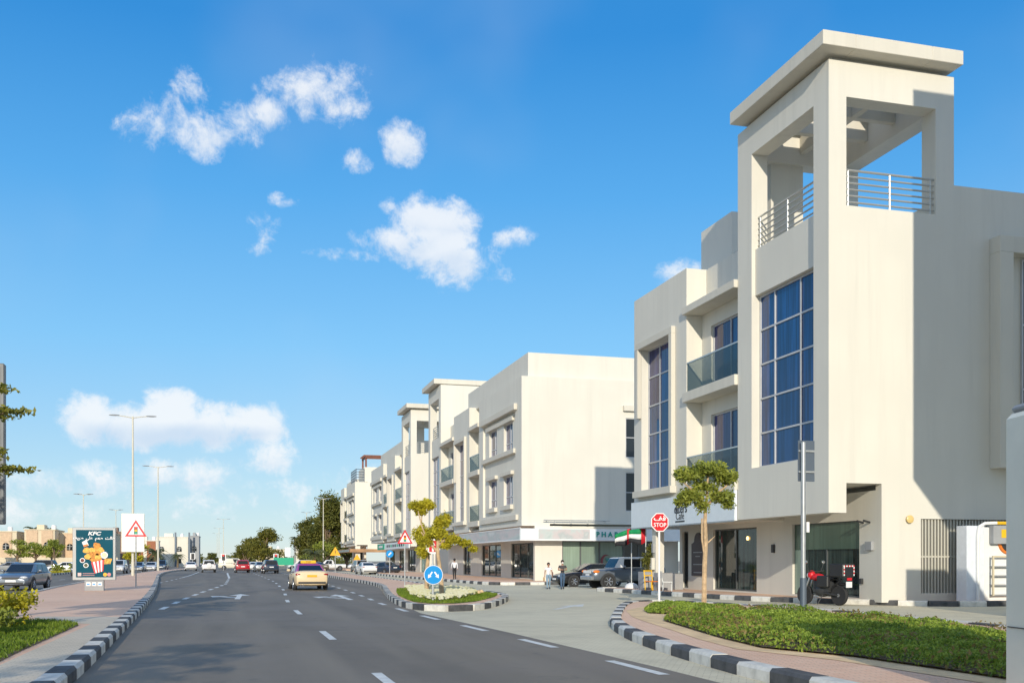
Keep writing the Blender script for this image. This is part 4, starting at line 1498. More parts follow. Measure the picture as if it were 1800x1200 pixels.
    for sgn in (1, -1):
        P(MB().ball((sgn * W * .345, yF - .11, zf - .05), .20, .10, .075, 12, 8), 'headlight', M['lamp_glass'], smooth=True)
        P(MB().ball((sgn * W * .375, yR + .08, zrr - .12), .19 if kind == 'sedan' else .10, .07, .075 if kind == 'sedan' else .17, 12, 8), 'taillight', M['lamp_red'], smooth=True)
    P(MB().box(-.42, .42, yF - .03, yF + .012, zf - .14, zf - .04), 'grille', M['dark'])
    P(MB().box(-.62, .62, yF - .04, yF + .008, K['st'][-1][2] + .02, K['st'][-1][2] + .12), 'bumper_intake', M['dark'])
    P(MB().box(-.26, .26, yF + .005, yF + .022, zf - .29, zf - .18), 'number_plate', M[plate])
    pz = .78 if kind == 'sedan' else .82
    P(MB().box(-.26, .26, yR - .022, yR + .005, pz - .06, pz + .06), 'number_plate', M[plate])
    P(MB().box(-W * .40, W * .40, yR - .012, yR + .1, K['st'][0][2] - .09, K['st'][0][2] + .02), 'bumper', M['dark'], bevel=.01)
    if spare:
        P(MB().lathe([(.26, -.10), (.33, -.09), (.35, 0), (.33, .05), (.2, .08)], (0, yR - .03, .98), 'Y', 22), 'spare_wheel_cover', col, smooth=True)
    return root


M['lamp_glass'] = mat('headlight_glass', (0.62, 0.64, 0.66), 0.12, spec=0.8)
M['lamp_red'] = mat('taillight_red', (0.30, 0.008, 0.008), 0.15, spec=0.8)
white_c = paint('white', (0.74, 0.74, 0.74))
silver_c = paint('silver', (0.42, 0.43, 0.44), 0.3, 0.6)
black_c = paint('black', (0.012, 0.012, 0.014))
navy_c = paint('navy', (0.02, 0.035, 0.07))
red_c = paint('crimson', (0.42, 0.008, 0.02))
cream_c = paint('taxi_cream', (0.74, 0.58, 0.36), 0.3)
pink_c = paint('taxi_roof', (0.40, 0.045, 0.22), 0.3)
greyblue_c = paint('slate', (0.10, 0.12, 0.15), 0.3, 0.4)
petrol_c = paint('petrol', (0.06, 0.09, 0.13), 0.3, 0.3)

G1 = 'cars driving up the road'
t = car('sedan', 'cream taxi with pink roof and yellow roof sign driving up the road', (4.15, 58.6), R(2), cream_c, G1, pink_c, 'taxi', plate='amber', cat='taxi')
ts = MB().box(-.42, .42, -.55, -.33, 1.45, 1.62).build('taxi_sign', M['yellow'], t, org=(0, 0, 0), bevel=.03)
text('TAXI', .13, M['black'], t, (0, -.555, 1.54))
MB().tube([(-.62, -2.36, .29), (-.62, -2.46, .28)], .045, 8).tube([(-.48, -2.36, .29), (-.48, -2.46, .28)], .045, 8).build('exhaust', M['chrome'], t, org=(0, 0, 0))
car('suv', 'red hatchback with white number plate driving between white van and dark cars', (1.45, 144), R(3), red_c, G1)
car('suv', 'white off-road car with round spare wheel cover on its tailgate', (-3.0, 148.5), R(3), white_c, G1, spare=True)
car('sedan', 'white saloon seen from behind, waiting at the median kerb end', (-6.2, 172), R(3), white_c, G1)
car('suv', 'dark blue off-road car behind the taxi lane, beside the red hatchback', (4.75, 133.5), R(4), navy_c, G1)
car('sedan', 'pale silver saloon queueing just ahead of the dark blue off-road car', (4.1, 152), R(4), silver_c, G1)
car('sedan', 'white saloon queueing ahead of the pale silver saloon', (3.4, 163), R(3), white_c, G1)
car('suv', 'small dark car queueing ahead of the red hatchback', (2.1, 176), R(3), petrol_c, G1)
car('van', 'cream panel van crossing the junction sideways past the red signal', (0.4, 190), R(-88), paint('van_cream', (0.72, 0.68, 0.56)), 'vehicles crossing the junction', name='van', blind_sides=True, cat='van')
car('sedan', 'dark saloon turning in the junction behind the cream van', (4.6, 192), R(-60), black_c, 'vehicles crossing the junction')
G2 = 'cars coming down the other carriageway'
car('wagon', 'grey-blue estate car with lit-up chrome grille passing the shrub', (-11.0, 61.6), R(174), paint('steel_blue', (0.19, 0.22, 0.26), 0.3, 0.4), G2)
car('sedan', 'dark saloon half hidden beside the grey-blue estate car', (-15.9, 70.5), R(178), navy_c, G2)
car('suv', 'white off-road car between the food poster and the white board', (-13.7, 138), R(178), white_c, G2)
car('sedan', 'silver-blue saloon passing behind the white board post', (-12.6, 153), R(178), silver_c, G2)
car('sedan', 'white saloon following the silver-blue saloon', (-11.7, 165), R(177), white_c, G2)
car('suv', 'dark off-road car at the foot of the second lamp post', (-10.9, 176), R(177), petrol_c, G2)
car('wagon', 'dark estate car just showing at the edge of the food poster', (-15.3, 118), R(178), greyblue_c, G2)
G3 = 'cars parked before the villas'
car('sedan', 'white saloon parked side-on before the arched villa', (-21.8, 150), R(88), white_c, G3)
car('suv', 'black off-road car parked next to the white saloon before the villa', (-26.6, 161), R(80), black_c, G3)
car('sedan', 'silver saloon parked under the olive trees by the villas', (-31.0, 163), R(75), silver_c, G3)
car('suv', 'white off-road car parked at the villa gate', (-35.5, 166), R(85), white_c, G3)
car('sedan', 'green saloon parked behind the food poster', (-20.8, 160), R(70), paint('sea_green', (0.03, 0.22, 0.16)), G3)
G4 = 'cars parked by the far shops'
car('sedan', 'white saloon parked in front of the block with the tan awning', (15.4, 121.5), R(5), white_c, G4)
car('sedan', 'dark blue saloon parked next to the white saloon by the far shops', (18.2, 125.5), R(25), navy_c, G4)
car('pickup', 'white pickup parked side-on under the big dark trees', (15.2, 166), R(90), white_c, G4, name='pickup')
car('pickup', 'white pickup parked nose to tail behind the other under the trees', (20.8, 167), R(88), white_c, G4, name='pickup')
car('suv', 'silver off-road car parked against the pillar of the far block', (17.6, 146), R(4), silver_c, G4)
car('sedan', 'tan saloon parked near the foot of the tall right-hand lamp post', (12.3, 159), R(40), paint('tan', (0.33, 0.26, 0.17), 0.3, 0.4), G4)
car('suv', 'white off-road car seen over the taxi roof', (11.6, 176), R(60), white_c, G4)
# black car and grey off-roader between café and pharmacy
car('sedan', 'black saloon parked beyond the grey off-road car, before the pharmacy glass', (21.6, 60.4), R(93), black_c, 'cars parked between café and pharmacy')
fj = car('boxy', 'grey boxy off-road car with white roof parked behind the flag poles', (22.3, 56.4), R(93), paint('gunmetal', (0.13, 0.155, 0.19), 0.3, 0.3), 'cars parked between café and pharmacy', white_c)
for sgn in (1, -1):
    MB().ball((sgn * .86, 2.1, .98), .07, .22, .09, 10, 6).build('indicator', M['orange'], fj, org=(0, 0, 0), smooth=True)
MB().box(-.85, .85, 2.24, 2.42, .50, .72).build('bumper', M['alloy'], fj, org=(0, 0, 0), bevel=.03)
MB().box(-.55, .55, 2.31, 2.33, .88, 1.02).build('grille_bar', M['white'], fj, org=(0, 0, 0))


# ------------------------------------------------------------------ delivery motorbike (built along +Y, front ahead)
def motorbike(loc, rz):
    root = thing('motorbike', 'black and red delivery motorbike with striped top box, parked by the café window', 'motorbike', loc, None, rz)
    P = lambda mb, nm, m, par=root, **k: mb.build(nm, m, par, org=(0, 0, 0), **k)
    r = .31
    for y in (-.66, .70):
        wh = P(MB().lathe([(r * .72, -.05), (r * .9, -.062), (r, -.03), (r, .03), (r * .9, .062), (r * .72, .05)], (0, y, r), 'X', 26), 'wheel', M['rubber'], smooth=True)
        rim = MB().lathe([(r * .70, -.04), (r * .74, 0), (r * .70, .04)], (0, y, r), 'X', 26).lathe([(.05, -.07), (.05, .07)], (0, y, r), 'X', 12)
        for k in range(5):
            t = 2 * math.pi * k / 5
            rim.tube([(0, y, r), (0, y + r * .72 * math.cos(t), r + r * .72 * math.sin(t))], .018, 6)
        P(rim, 'rim', M['alloy'], wh)
    P(MB().tube([(.09, .70, r), (.09, .50, .72), (.08, .40, .98)], .026, 8).tube([(-.09, .70, r), (-.09, .50, .72), (-.08, .40, .98)], .026, 8), 'fork', M['alloy'], smooth=True)
    P(MB().tube([(0, .42, .92), (0, .15, .55), (0, .05, .35), (0, -.25, .35), (0, -.45, .60), (0, -.75, .80)], .035, 8).tube([(0, .40, .90), (0, 0, .78), (0, -.55, .80)], .03, 8), 'frame', M['black'], smooth=True)
    P(MB().tube([(.11, -.66, r), (.11, -.15, .38)], .03, 8).tube([(-.11, -.66, r), (-.11, -.15, .38)], .03, 8), 'swing_arm', M['dark'])
    P(MB().ball((0, .0, .46), .19, .30, .22, 12, 8).box(-.15, .15, -.35, .25, .40, .74), 'engine', M['dark'], smooth=True)
    P(MB().tube([(.16, .1, .3), (.19, -.2, .28), (.20, -.75, .40)], [.03, .04, .055], 10), 'exhaust', M['alloy'], smooth=True)
    P(MB().ball((0, .18, .86), .14, .26, .12, 14, 10), 'tank', M['red'], smooth=True)
    P(MB().ball((0, .44, .93), .13, .12, .15, 12, 8), 'fairing', M['red'], smooth=True)
    P(MB().ball((0, .55, .92), .09, .05, .09, 12, 8), 'headlight', M['lamp_glass'], smooth=True)
    P(MB().ball((0, -.22, .82), .14, .36, .07, 12, 8), 'seat', M['black'], smooth=True)
    P(MB().tube([(-.36, .26, 1.06), (-.18, .38, 1.04), (.18, .38, 1.04), (.36, .26, 1.06)], .016, 8), 'handlebar', M['dark'], smooth=True)
    for sgn in (1, -1):
        P(MB().tube([(sgn * .28, .30, 1.06), (sgn * .38, .30, 1.30)], .01, 6), 'mirror_stalk', M['dark'])
        P(MB().ball((sgn * .40, .30, 1.34), .085, .02, .055, 12, 8), 'mirror', M['chrome'], smooth=True)
    P(MB().ball((0, .72, .66), .07, .20, .03, 10, 6).ball((0, -.80, .66), .08, .22, .05, 10, 6), 'mudguard', M['black'], smooth=True)
    # top box and side bag with reflective chequer edges
    P(MB().box(-.27, .27, -1.02, -.48, .88, 1.29), 'top_box', M['black'], bevel=.03)
    P(MB().box(.15, .30, -.45, .0, .56, .92), 'side_bag', M['black'], bevel=.03)
    P(MB().box(-.30, -.15, -.45, .0, .56, .92), 'side_bag', M['black'], bevel=.03)
    red, whi = MB(), MB()
    for k in range(8):
        tg = red if k % 2 else whi
        yy = -1.0 + k * .053
        tg.box(.271, .275, yy, yy + .051, 1.195, 1.24)
        xx = -.25 + k * .0625
        tg.box(xx, xx + .06, -1.025, -1.021, 1.195, 1.24)
        if k < 5:
            zz = .92 + k * .055
            tg.box(.271, .275, -1.0, -.955, zz, zz + .053).box(.271, .275, -.63, -.59, zz, zz + .053)
            tg.box(.20, .245, -1.029, -1.0255, zz, zz + .053).box(-.245, -.20, -1.029, -1.0255, zz, zz + .053)
            zz = .58 + k * .062
            tg.box(.301, .305, -.42, -.38, zz, zz + .06).box(.301, .305, -.06, -.02, zz, zz + .06)
    P(red, 'reflective_strip', M['red'])
    P(whi, 'reflective_strip', M['white'])
    P(MB().box(-.10, .10, -1.05, -1.025, .78, .86), 'taillight', M['red'])
    P(MB().box(-.13, .13, -1.03, -1.015, .56, .74), 'number_plate', M['sign_face'])
    P(MB().tube([(-.1, -.1, .32), (-.3, -.05, .02)], .014, 6), 'side_stand', M['dark'])
    return root


motorbike((20.8, 33.0, 0), R(17))
for ob in COL.objects:
    if ob.name == 'motorbike':
        ob.scale = (1.16, 1.16, 1.16)


# ------------------------------------------------------------------ people
def person(label, loc, rz, h, bones, mats, extras=None):
    """bones: chain list [(points, radii, material index)], metres for a 1.75 m figure facing +Y; skinned into one surface"""
    root = thing('person', label, 'person', loc, None, rz)
    s = h / 1.75
    bm = bmesh.new()
    sk = bm.verts.layers.skin.verify()
    seen = {}
    segs = []

    def vert(p, r):
        k = tuple(round(c, 4) for c in p)
        if k not in seen:
            v = bm.verts.new(p)
            v[sk].radius = (r, r)
            seen[k] = v
        return seen[k]
    for pts, rads, mi in bones:
        prev = None
        for p, r in zip(pts, rads):
            v = vert(p, r)
            if prev is not None and prev is not v:
                try:
                    bm.edges.new((prev, v))
                except ValueError:
                    pass
                segs.append((prev.co.copy(), v.co.copy(), mi, r))
            prev = v
    first = list(seen.values())[0]
    first[sk].use_root = True
    me = bpy.data.meshes.new('body')
    bm.to_mesh(me)
    bm.free()
    o = bpy.data.objects.new('body', me)
    COL.objects.link(o)
    md = o.modifiers.new('skin', 'SKIN')
    md.use_smooth_shade = True
    md.branch_smoothing = 0.4
    sb = o.modifiers.new('sub', 'SUBSURF')
    sb.levels = sb.render_levels = 2
    dg = bpy.context.evaluated_depsgraph_get()
    me2 = bpy.data.meshes.new_from_object(o.evaluated_get(dg))
    o.modifiers.clear()
    o.data = me2
    bpy.data.meshes.remove(me)
    me2.materials.clear()
    for m in mats:
        me2.materials.append(M[m])
    for p in me2.polygons:
        c = p.center
        best, bi = 1e9, 0
        for a, b, mi, r in segs:
            ab = b - a
            t = max(0, min(1, (c - a).dot(ab) / max(1e-9, ab.length_squared)))
            d = (c - (a + ab * t)).length
            if d < best:
                best, bi = d, mi
        p.material_index = bi
        p.use_smooth = True
    o.parent = root
    o.scale = (s, s, s)
    for nm, mb, m in (extras or []):
        e = mb.build(nm, M[m], root, org=(0, 0, 0), smooth=True)
        e.scale = (s, s, s)
    return root


def hand(bones, wrist, d, side, mi, s=1.0):
    """palm, four unequal bent fingers and a thumb that leaves the side of the palm"""
    w = Vector(wrist)
    d = Vector(d).normalized()
    lat = Vector((0, 1, 0)) if abs(d.y) < 0.7 else Vector((0, 0, 1))
    lat = (lat - d * lat.dot(d)).normalized()
    curl = d.cross(lat).normalized() * (1 if side > 0 else -1)
    palm = w + d * 0.085
    bones.append(([tuple(w), tuple(w + d * 0.045), tuple(palm)], [.024, .034, .032], mi))
    for k, L in enumerate((.062, .072, .066, .05)):
        q = palm + lat * (0.024 - 0.016 * k)
        bones.append(([tuple(palm), tuple(q + d * .012), tuple(q + d * (.012 + L * .5) + curl * .008), tuple(q + d * (.012 + L * .88) + curl * .03)], [.03, .0095, .009, .0075], mi))
    th = w + d * 0.03 + lat * 0.03
    bones.append(([tuple(w + d * 0.045), tuple(th), tuple(th + lat * .02 + d * .035 + curl * .01), tuple(th + lat * .022 + d * .06 + curl * .02)], [.034, .013, .011, .009], mi))


def figure(stride=0.22, arms='swing', skirt=False, sleeve='short', w=1.0, mats=('skin', 'shirt_white', 'jeans_light', 'black')):
    B = []
    # trunk: 0 skin 1 top 2 trousers 3 shoes
    B.append(([(0, 0, .95), (0, .005, 1.05), (0, .005, 1.18), (0, 0, 1.32), (0, -.005, 1.42)], [.135 * w, .12 * w, .13 * w, .145 * w, .085], 1))
    B.append(([(0, -.005, 1.42), (0, .0, 1.49), (0, .012, 1.56), (0, .016, 1.64), (0, .01, 1.70)], [.085, .052, .075, .092, .07], 0))
    B.append(([(0, .016, 1.64), (0, .115, 1.615)], [.09, .018], 0))
    for sg in (1, -1):
        f = stride * sg
        hip = (sg * .085, 0, .90)
        kn = (sg * .09, f * .55 + .04, .50)
        an = (sg * .09, f - (.05 if sg < 0 else 0), .10 + (.03 if sg < 0 else 0))
        B.append(([(0, 0, .95), hip, (sg * .09, f * .28 + .02, .70), kn, (sg * .09, (kn[1] + an[1]) / 2 - .01, .30), an], [.135 * w, .105, .088, .065, .058, .046], 2))
        B.append(([an, (an[0], an[1] + .03, .045), (an[0] + sg * .01, an[1] + .15, .035)], [.046, .045, .036], 3))
        sh = (sg * .175 * w, -.005, 1.40)
        if arms == 'swing':
            el = (sg * .225 * w, -f * .35, 1.13)
            wr = (sg * .235 * w, -f * .75 + .07, .90)
        else:
            el = (sg * .235 * w, .03, 1.14)
            wr = (sg * .09, .27, 1.16)
        B.append(([(0, 0, 1.32), sh, tuple((a + b) / 2 for a, b in zip(sh, el))], [.145 * w, .062, .052], 1))
        midp = tuple((a + b) / 2 for a, b in zip(sh, el))
        mi = 1 if sleeve == 'long' else 0
        B.append(([midp, el, tuple((a + b) / 2 for a, b in zip(el, wr)), wr], [.052, .042, .037, .026], mi))
        d = (wr[0] - el[0], wr[1] - el[1], wr[2] - el[2])
        hand(B, wr, d, sg, 0)
    return B


def head_bits(hair='short', mask=True):
    ex = []
    hb = MB().ball((0, -.006, 1.685), .098, .108, .082, 14, 10)
    hb.ball((0, -.035, 1.63), .095, .085, .09, 14, 10)
    if hair == 'tied':
        hb.ball((0, -.12, 1.62), .05, .05, .07, 10, 8)
    ex.append(('hair', hb, 'hair'))
    ex.append(('eyes', MB().ball((.035, .103, 1.645), .012, .008, .007, 8, 6).ball((-.035, .103, 1.645), .012, .008, .007, 8, 6), 'black'))
    ex.append(('ears', MB().ball((.096, .0, 1.63), .012, .022, .032, 8, 6).ball((-.096, .0, 1.63), .012, .022, .032, 8, 6), 'skin'))
    if mask:
        ex.append(('face_mask', MB().ball((0, .07, 1.585), .07, .06, .05, 12, 8), 'sign_face'))
    else:
        ex.append(('mouth', MB().ball((0, .098, 1.575), .025, .008, .006, 8, 6), 'red'))
    return ex


bag = MB().ball((-.26, -.02, 1.0), .06, .13, .15, 12, 8).tube([(-.26, -.02, 1.12), (-.17, -.04, 1.42), (-.17, .06, 1.40), (-.25, .05, 1.1)], .012, 6)
tan = MB().ball((.30, .06, .66), .05, .12, .15, 12, 8).tube([(.30, .0, .78), (.27, .05, .90), (.30, .12, .78)], .008, 6)
person('person in white T-shirt and pale jeans with a dark shoulder bag, crossing the service road', (17.35, 55.4, 0), R(165), 1.50, figure(.2), ['skin', 'shirt_white', 'jeans_light', 'black'], head_bits('tied', False) + [('shoulder_bag', bag, 'bag'), ('carrier_bag', tan, 'bag_tan')])
phone = MB().box(-.04, .04, .30, .315, 1.13, 1.24)
person('person in dark shirt and blue jeans with white mask, holding a phone in both hands', (18.05, 55.0, 0), R(170), 1.64, figure(.18, 'phone', w=1.06), ['skin', 'shirt_dark', 'jeans_blue', 'black'], head_bits() + [('phone', phone, 'black')])
person('person in white shirt and black trousers walking away along the shop pavement', (16.9, 78.6, .15), R(-8), 1.62, figure(.24, sleeve='long', w=1.08), ['skin', 'shirt_white', 'trousers_black', 'black'], head_bits('short', False))

# ------------------------------------------------------------------ signs and street furniture
def post(mb, x, y, z0, z1, r=.04):
    return mb.tube([(x, y, z0), (x, y, z1)], r, 10)


def sign_root(name, label, x, y, z=.14, group=None):
    return placed(name, label, 'road sign', (x, y, z), group)


def disc(x, y, z, r, y0, y1, n=32):
    return MB().plate([(x + r * math.cos(2 * math.pi * k / n), z + r * math.sin(2 * math.pi * k / n)) for k in range(n)], y0, y1)


def tri_sign(label, x, y, zb, w, zt, pole_r=.035):
    r = sign_root('warning_sign', label, x, y, group='red triangle signs with a traffic light')
    P = lambda mb, nm, m: mb.build(nm, M[m], r)
    P(post(MB(), x, y + .05, .12, zt - .3, pole_r), 'post', 'pole')

    def tri(k, y0, y1):
        h = zt - zb
        cx, cz = x, zb + h / 3
        pts = [(x - w / 2, zb), (x + w / 2, zb), (x, zt)]
        return MB().plate([(cx + (a - cx) * k, cz + (b_ - cz) * k) for a, b_ in pts], y0, y1)
    P(tri(1.0, y - .012, y), 'border', 'red')
    P(tri(.70, y - .016, y - .0125), 'face', 'sign_face')
    h = zt - zb
    P(MB().box(x - w * .082, x + w * .082, y - .019, y - .0165, zb + h * .14, zb + h * .58), 'signal_symbol', 'black')
    for k, m in enumerate(('green', 'amber', 'red')):
        MB().plate([(x + w * .068 * math.cos(t * .524), zb + h * (.22 + .14 * k) + w * .068 * math.sin(t * .524)) for t in range(12)], y - .022, y - .0195).build('signal_dot', M[m], r)
    return r


tri_sign('red triangle sign with traffic light symbol, standing before the white lamp-post board', -5.05, 59.9, 2.93, 1.15, 3.86)
tri_sign('red triangle sign with traffic light symbol, at the edge of the flower bed', 9.65, 58.4, 2.58, .90, 3.40)

# stop sign
sx, sy = 13.56, 31.1
st = sign_root('stop_sign', 'red octagonal stop sign in two languages on a white pole', sx, sy)
post(MB(), sx, sy + .045, .12, 2.75, .036).build('post', M['white'], st)
octo = lambda k: [(sx + k * math.cos(R(22.5 + 45 * i)), 2.86 + k * math.sin(R(22.5 + 45 * i))) for i in range(8)]
MB().plate(octo(.33), sy - .012, sy + .004).build('border', M['sign_face'], st)
MB().plate(octo(.298), sy - .016, sy - .0125).build('face', M['red'], st)
text('STOP', .185, M['sign_face'], st, (sx, sy - .018, 2.77), bold=.003)
text('\uFED2\uFED7', .21, M['sign_face'], st, (sx, sy - .018, 2.985), sx=1.35, bold=.006)

# blue split-direction sign
sx, sy = 6.95, 35.9
bs = sign_root('direction_sign', 'round blue sign with two white arrows spreading down, before the flower bed', sx, sy)
post(MB(), sx, sy + .06, .10, 1.5, .045).build('post', M['pole'], bs)
disc(sx, sy, 1.10, .345, sy - .012, sy + .004).build('border', M['sign_face'], bs)
disc(sx, sy, 1.10, .325, sy - .016, sy - .0125).build('face', M['sign_blue'], bs)
for sg in (1, -1):
    a = R(-90 + 35 * sg)
    c, s_ = math.cos(a), math.sin(a)
    pts = [(-.13, .026), (.02, .026), (.02, .075), (.145, 0), (.02, -.075), (.02, -.026), (-.13, -.026)]
    MB().plate([(sx + sg * .115 + px * c - py * s_, 1.10 + px * s_ + py * c) for px, py in pts], sy - .019, sy - .0165).build('arrow', M['sign_face'], bs)
# parking / no-turn sign behind it
sx, sy = 8.35, 43.2
ns = sign_root('turn_sign', 'white and red sign with bent arrow, partly behind the yellow-leaved tree', sx, sy)
post(MB(), sx, sy + .05, .10, 2.6, .035).build('post', M['pole'], ns)
disc(sx, sy, 2.22, .33, sy - .01, sy + .005).build('border', M['sign_face'], ns)
MB().box(sx - .17, sx + .2, sy - .014, sy - .0105, 1.98, 2.47).build('face', M['red'], ns)
MB().box(sx - .05, sx + .03, sy - .018, sy - .0145, 2.0, 2.3).plate([(sx - .12, 2.26), (sx + .10, 2.26), (sx - .01, 2.42)], sy - .018, sy - .0145).build('arrow', M['sign_face'], ns)
# back of a traffic sign on a grey pole in the hedge
sx, sy = 14.55, 24.0
gs = sign_root('sign_post', 'grey pole with a dark sign plate seen from behind, standing in the hedge', sx, sy)
post(MB(), sx, sy, .10, 4.72, .065).build('post', M['pole'], gs, smooth=True)
MB().tube([(sx, sy, .12), (sx, sy, 1.15)], .085, 12).build('post_sleeve', M['plate_grey'], gs, smooth=True)
MB().box(sx - .09, sx + .40, sy + .10, sy + .125, 3.7, 4.78).build('plate', M['plate_grey'], gs, bevel=.004)
for zz in (3.95, 4.5):
    MB().box(sx - .09, sx + .38, sy + .06, sy + .10, zz - .025, zz + .025).build('bracket', M['pole'], gs)
MB().box(sx + .05, sx + .13, sy - .09, sy - .06, 2.35, 2.62).build('sticker_plate', M['white'], gs)
# blue round sign and amber triangle farther on
sx, sy = 16.6, 110.5
r_ = sign_root('direction_sign', 'small round blue sign on a thin post by the far shop front', sx, sy, 0.14)
post(MB(), sx, sy + .06, .1, 2.6, .05).build('post', M['pole'], r_)
disc(sx, sy, 2.35, .40, sy - .012, sy + .004).build('face', M['sign_blue'], r_)
MB().plate([(sx - .2, 2.2), (sx - .05, 2.2), (sx + .2, 2.45), (sx + .1, 2.55), (sx - .15, 2.3)], sy - .016, sy - .0125).build('arrow', M['sign_face'], r_)
sx, sy = 14.4, 148
r_ = sign_root('warning_sign', 'amber triangle sign under the big dark trees', sx, sy, 0)
post(MB(), sx, sy + .06, -.02, 3.0, .06).build('post', M['pole'], r_)
MB().plate([(sx - .75, 2.35), (sx + .75, 2.35), (sx, 3.6)], sy - .012, sy + .004).build('face', M['amber'], r_)
MB().box(sx - .05, sx + .05, sy - .016, sy - .0125, 2.65, 3.1).build('symbol', M['black'], r_)
sx, sy = 16.2, 137
r_ = sign_root('warning_sign', 'small amber sign on a post right of the amber triangle', sx, sy, 0)
post(MB(), sx, sy + .06, -.02, 2.2, .06).build('post', M['pole'], r_)
MB().plate([(sx - .5, 1.7), (sx + .5, 1.7), (sx, 2.5)], sy - .012, sy + .004).build('face', M['amber'], r_)
r_ = sign_root('site_board', 'green hoarding board beside the junction signal', 8.3, 171, 0)
MB().box(6.7, 9.9, 171, 171.1, .9, 2.1).build('board', M['green'], r_)
MB().box(6.9, 7.0, 171.1, 171.2, -.02, 1.4).box(9.6, 9.7, 171.1, 171.2, -.02, 1.4).build('post', M['pole'], r_)
r_ = sign_root('lamp_banner', 'white narrow sign board on a post by the junction', 9.4, 181, 0)
post(MB(), 9.4, 181, -.02, 3.0, .07).build('post', M['pole'], r_)
MB().box(9.0, 9.9, 180.85, 180.93, 2.3, 3.9).build('board', M['sign_face'], r_)


def signal(label, x, y, zt, back='sign_face', on=True, ang=0):
    r = placed('traffic_signal', label, 'traffic signal', (x, y, 0), 'traffic signals at the junction')
    post(MB(), x, y + .1, -.02, zt - .3, .07).build('post', M['pole'], r)
    MB().box(x - .42, x + .42, y + .02, y + .06, zt - 1.15, zt).build('backing_board', M[back], r)
    MB().box(x - .24, x + .24, y - .16, y + .02, zt - 1.05, zt - .1).build('signal_head', M['black'], r)
    for k, m in enumerate((M['signal_red'] if on else M['dark'], M['dark'], M['dark'])):
        MB().lathe([(.11, -.20), (.13, -.17)], (x, y, zt - .25 - .3 * k), 'Y', 14).build('lens', m, r)
    return r


M['signal_red'] = mat('signal_red', (0.7, 0.02, 0.02), emit=((1, .04, .03), 1.5))
signal('red traffic signal on the junction, in front of the cream van', -1.2, 176.6, 2.75)
signal('traffic signal with white board at the far end of the median', -6.4, 186, 2.95, on=False)
signal('red traffic signal before the round tree, beside the green hoarding', 7.2, 174.3, 2.75)


# ------------------------------------------------------------------ lamp posts
def lamp_post(label, x, y, h, z0=.12, arms=((1.45, 0), (-1.45, 0)), name='street_lamp', r=(.17, .075), group='tall twin-armed street lamps'):
    o = placed(name, label, 'street lamp', (x, y, z0), group)
    MB().tube([(x, y, z0 - .03), (x, y, z0 + 1.4), (x, y, z0 + 1.42), (x, y, h)], [r[0], r[0] * .98, r[0] * .8, r[1]], 12).build('mast', M['lamp_post'], o, smooth=True)
    for dx, dy in arms:
        L = math.hypot(dx, dy)
        ux, uy = dx / L, dy / L
        MB().tube([(x, y, h - .15), (x + dx * .5, y + dy * .5, h - .02), (x + dx, y + dy, h + .06)], [.05, .045, .04], 8).build('arm', M['lamp_post'], o)
        p = MB().ball((x + ux * (L + .25), y + uy * (L + .25), h + .07), .16 + .36 * abs(ux), .16 + .36 * abs(uy), .07, 12, 8)
        p.build('lamp_head', M['planter'], o, smooth=True)
    return o


lamp_post('tallest cream twin-armed street lamp, rising behind the white board', -9.25, 106.4, 15.7)
lamp_post('cream twin-armed street lamp next farther along the median', -10.3, 158.6, 15.4)
lamp_post('cream street lamp post carrying the dark grey poster box', -6.15, 26.75, 15.7)
lamp_post('pale distant twin-armed street lamp straight above the red signal', -2.4, 353, 15.4)
lamp_post('pale distant street lamp just beyond the one above the red signal', -4.7, 437, 15.0)
lamp_post('faint farthest street lamp on the median', -6.5, 520, 15.0)
for lab, x, y, h in [('thin grey multi-headed lamp above the food poster', -23.6, 182.7, 12.6), ('short grey multi-headed lamp between food poster and white board', -24.9, 245.3, 13.0), ('grey multi-headed lamp over the white pickups', 17.4, 202.6, 13.7), ('faint multi-headed lamp between the round tree and the big dark trees', 21.2, 303, 15.6)]:
    lamp_post(lab, x, y, h, 0, ((.8, 0), (-.8, 0), (.5, .6), (-.5, .6)), r=(.14, .07), group='multi-headed lamps off the main road')


# ------------------------------------------------------------------ advertising boards
def wb(label, x, y, face, name='advert_board', case='grey_panel'):
    o = placed(name, label, 'advert board', (x, y, 2.5), 'poster boxes on lamp posts')
    MB().box(x - 1.05, x + 1.05, y - .14, y + .10, 2.45, 6.2).build('box', M[case], o, bevel=.02)
    MB().box(x - .98, x + .98, y - .152, y - .141, 2.53, 6.12).build('poster', M[face], o)
    return o


wb('blank white poster box clamped to the tallest lamp post', -9.2, 106.0, 'sign_face')
gb = wb('dark grey poster box seen at its edge, behind the leafy twigs', -6.15, 26.3, 'poster_grey', case='poster_grey')

px, py = -6.42, 53.6
mp = placed('advert_stand', 'blue-green food poster in a grey stand on the red paving', 'advert stand', (px, py, .15))
MB().box(px - .44, px + .44, py - .16, py + .16, .14, .66).build('pedestal', M['planter'], mp, bevel=.015)
for k, m in enumerate(('sign_face', 'sign_face', 'sign_face')):
    MB().box(px - .36 + k * .26, px - .36 + k * .26 + .2, py - .168, py - .161, .38, .56).build('sticker', M[m], mp)
    MB().box(px - .33 + k * .26, px - .33 + k * .26 + .13, py - .172, py - .169, .44, .50).build('sticker_print', M['sign_blue'], mp)
MB().box(px - .98, px + .98, py - .14, py + .14, .66, 3.22).build('case', M['case_grey'], mp, bevel=.02)
y0 = py - .141
MB().box(px - .82, px + .86, y0 - .012, y0, .80, 3.10).build('poster', M['poster_teal'], mp)
ys = y0 - .016


def pprint(name, poly, m, k=0):
    return MB().plate([(px + a, c) for a, c in poly], ys - .003 - .003 * k, ys - .003 * k).build(name, m, mp)


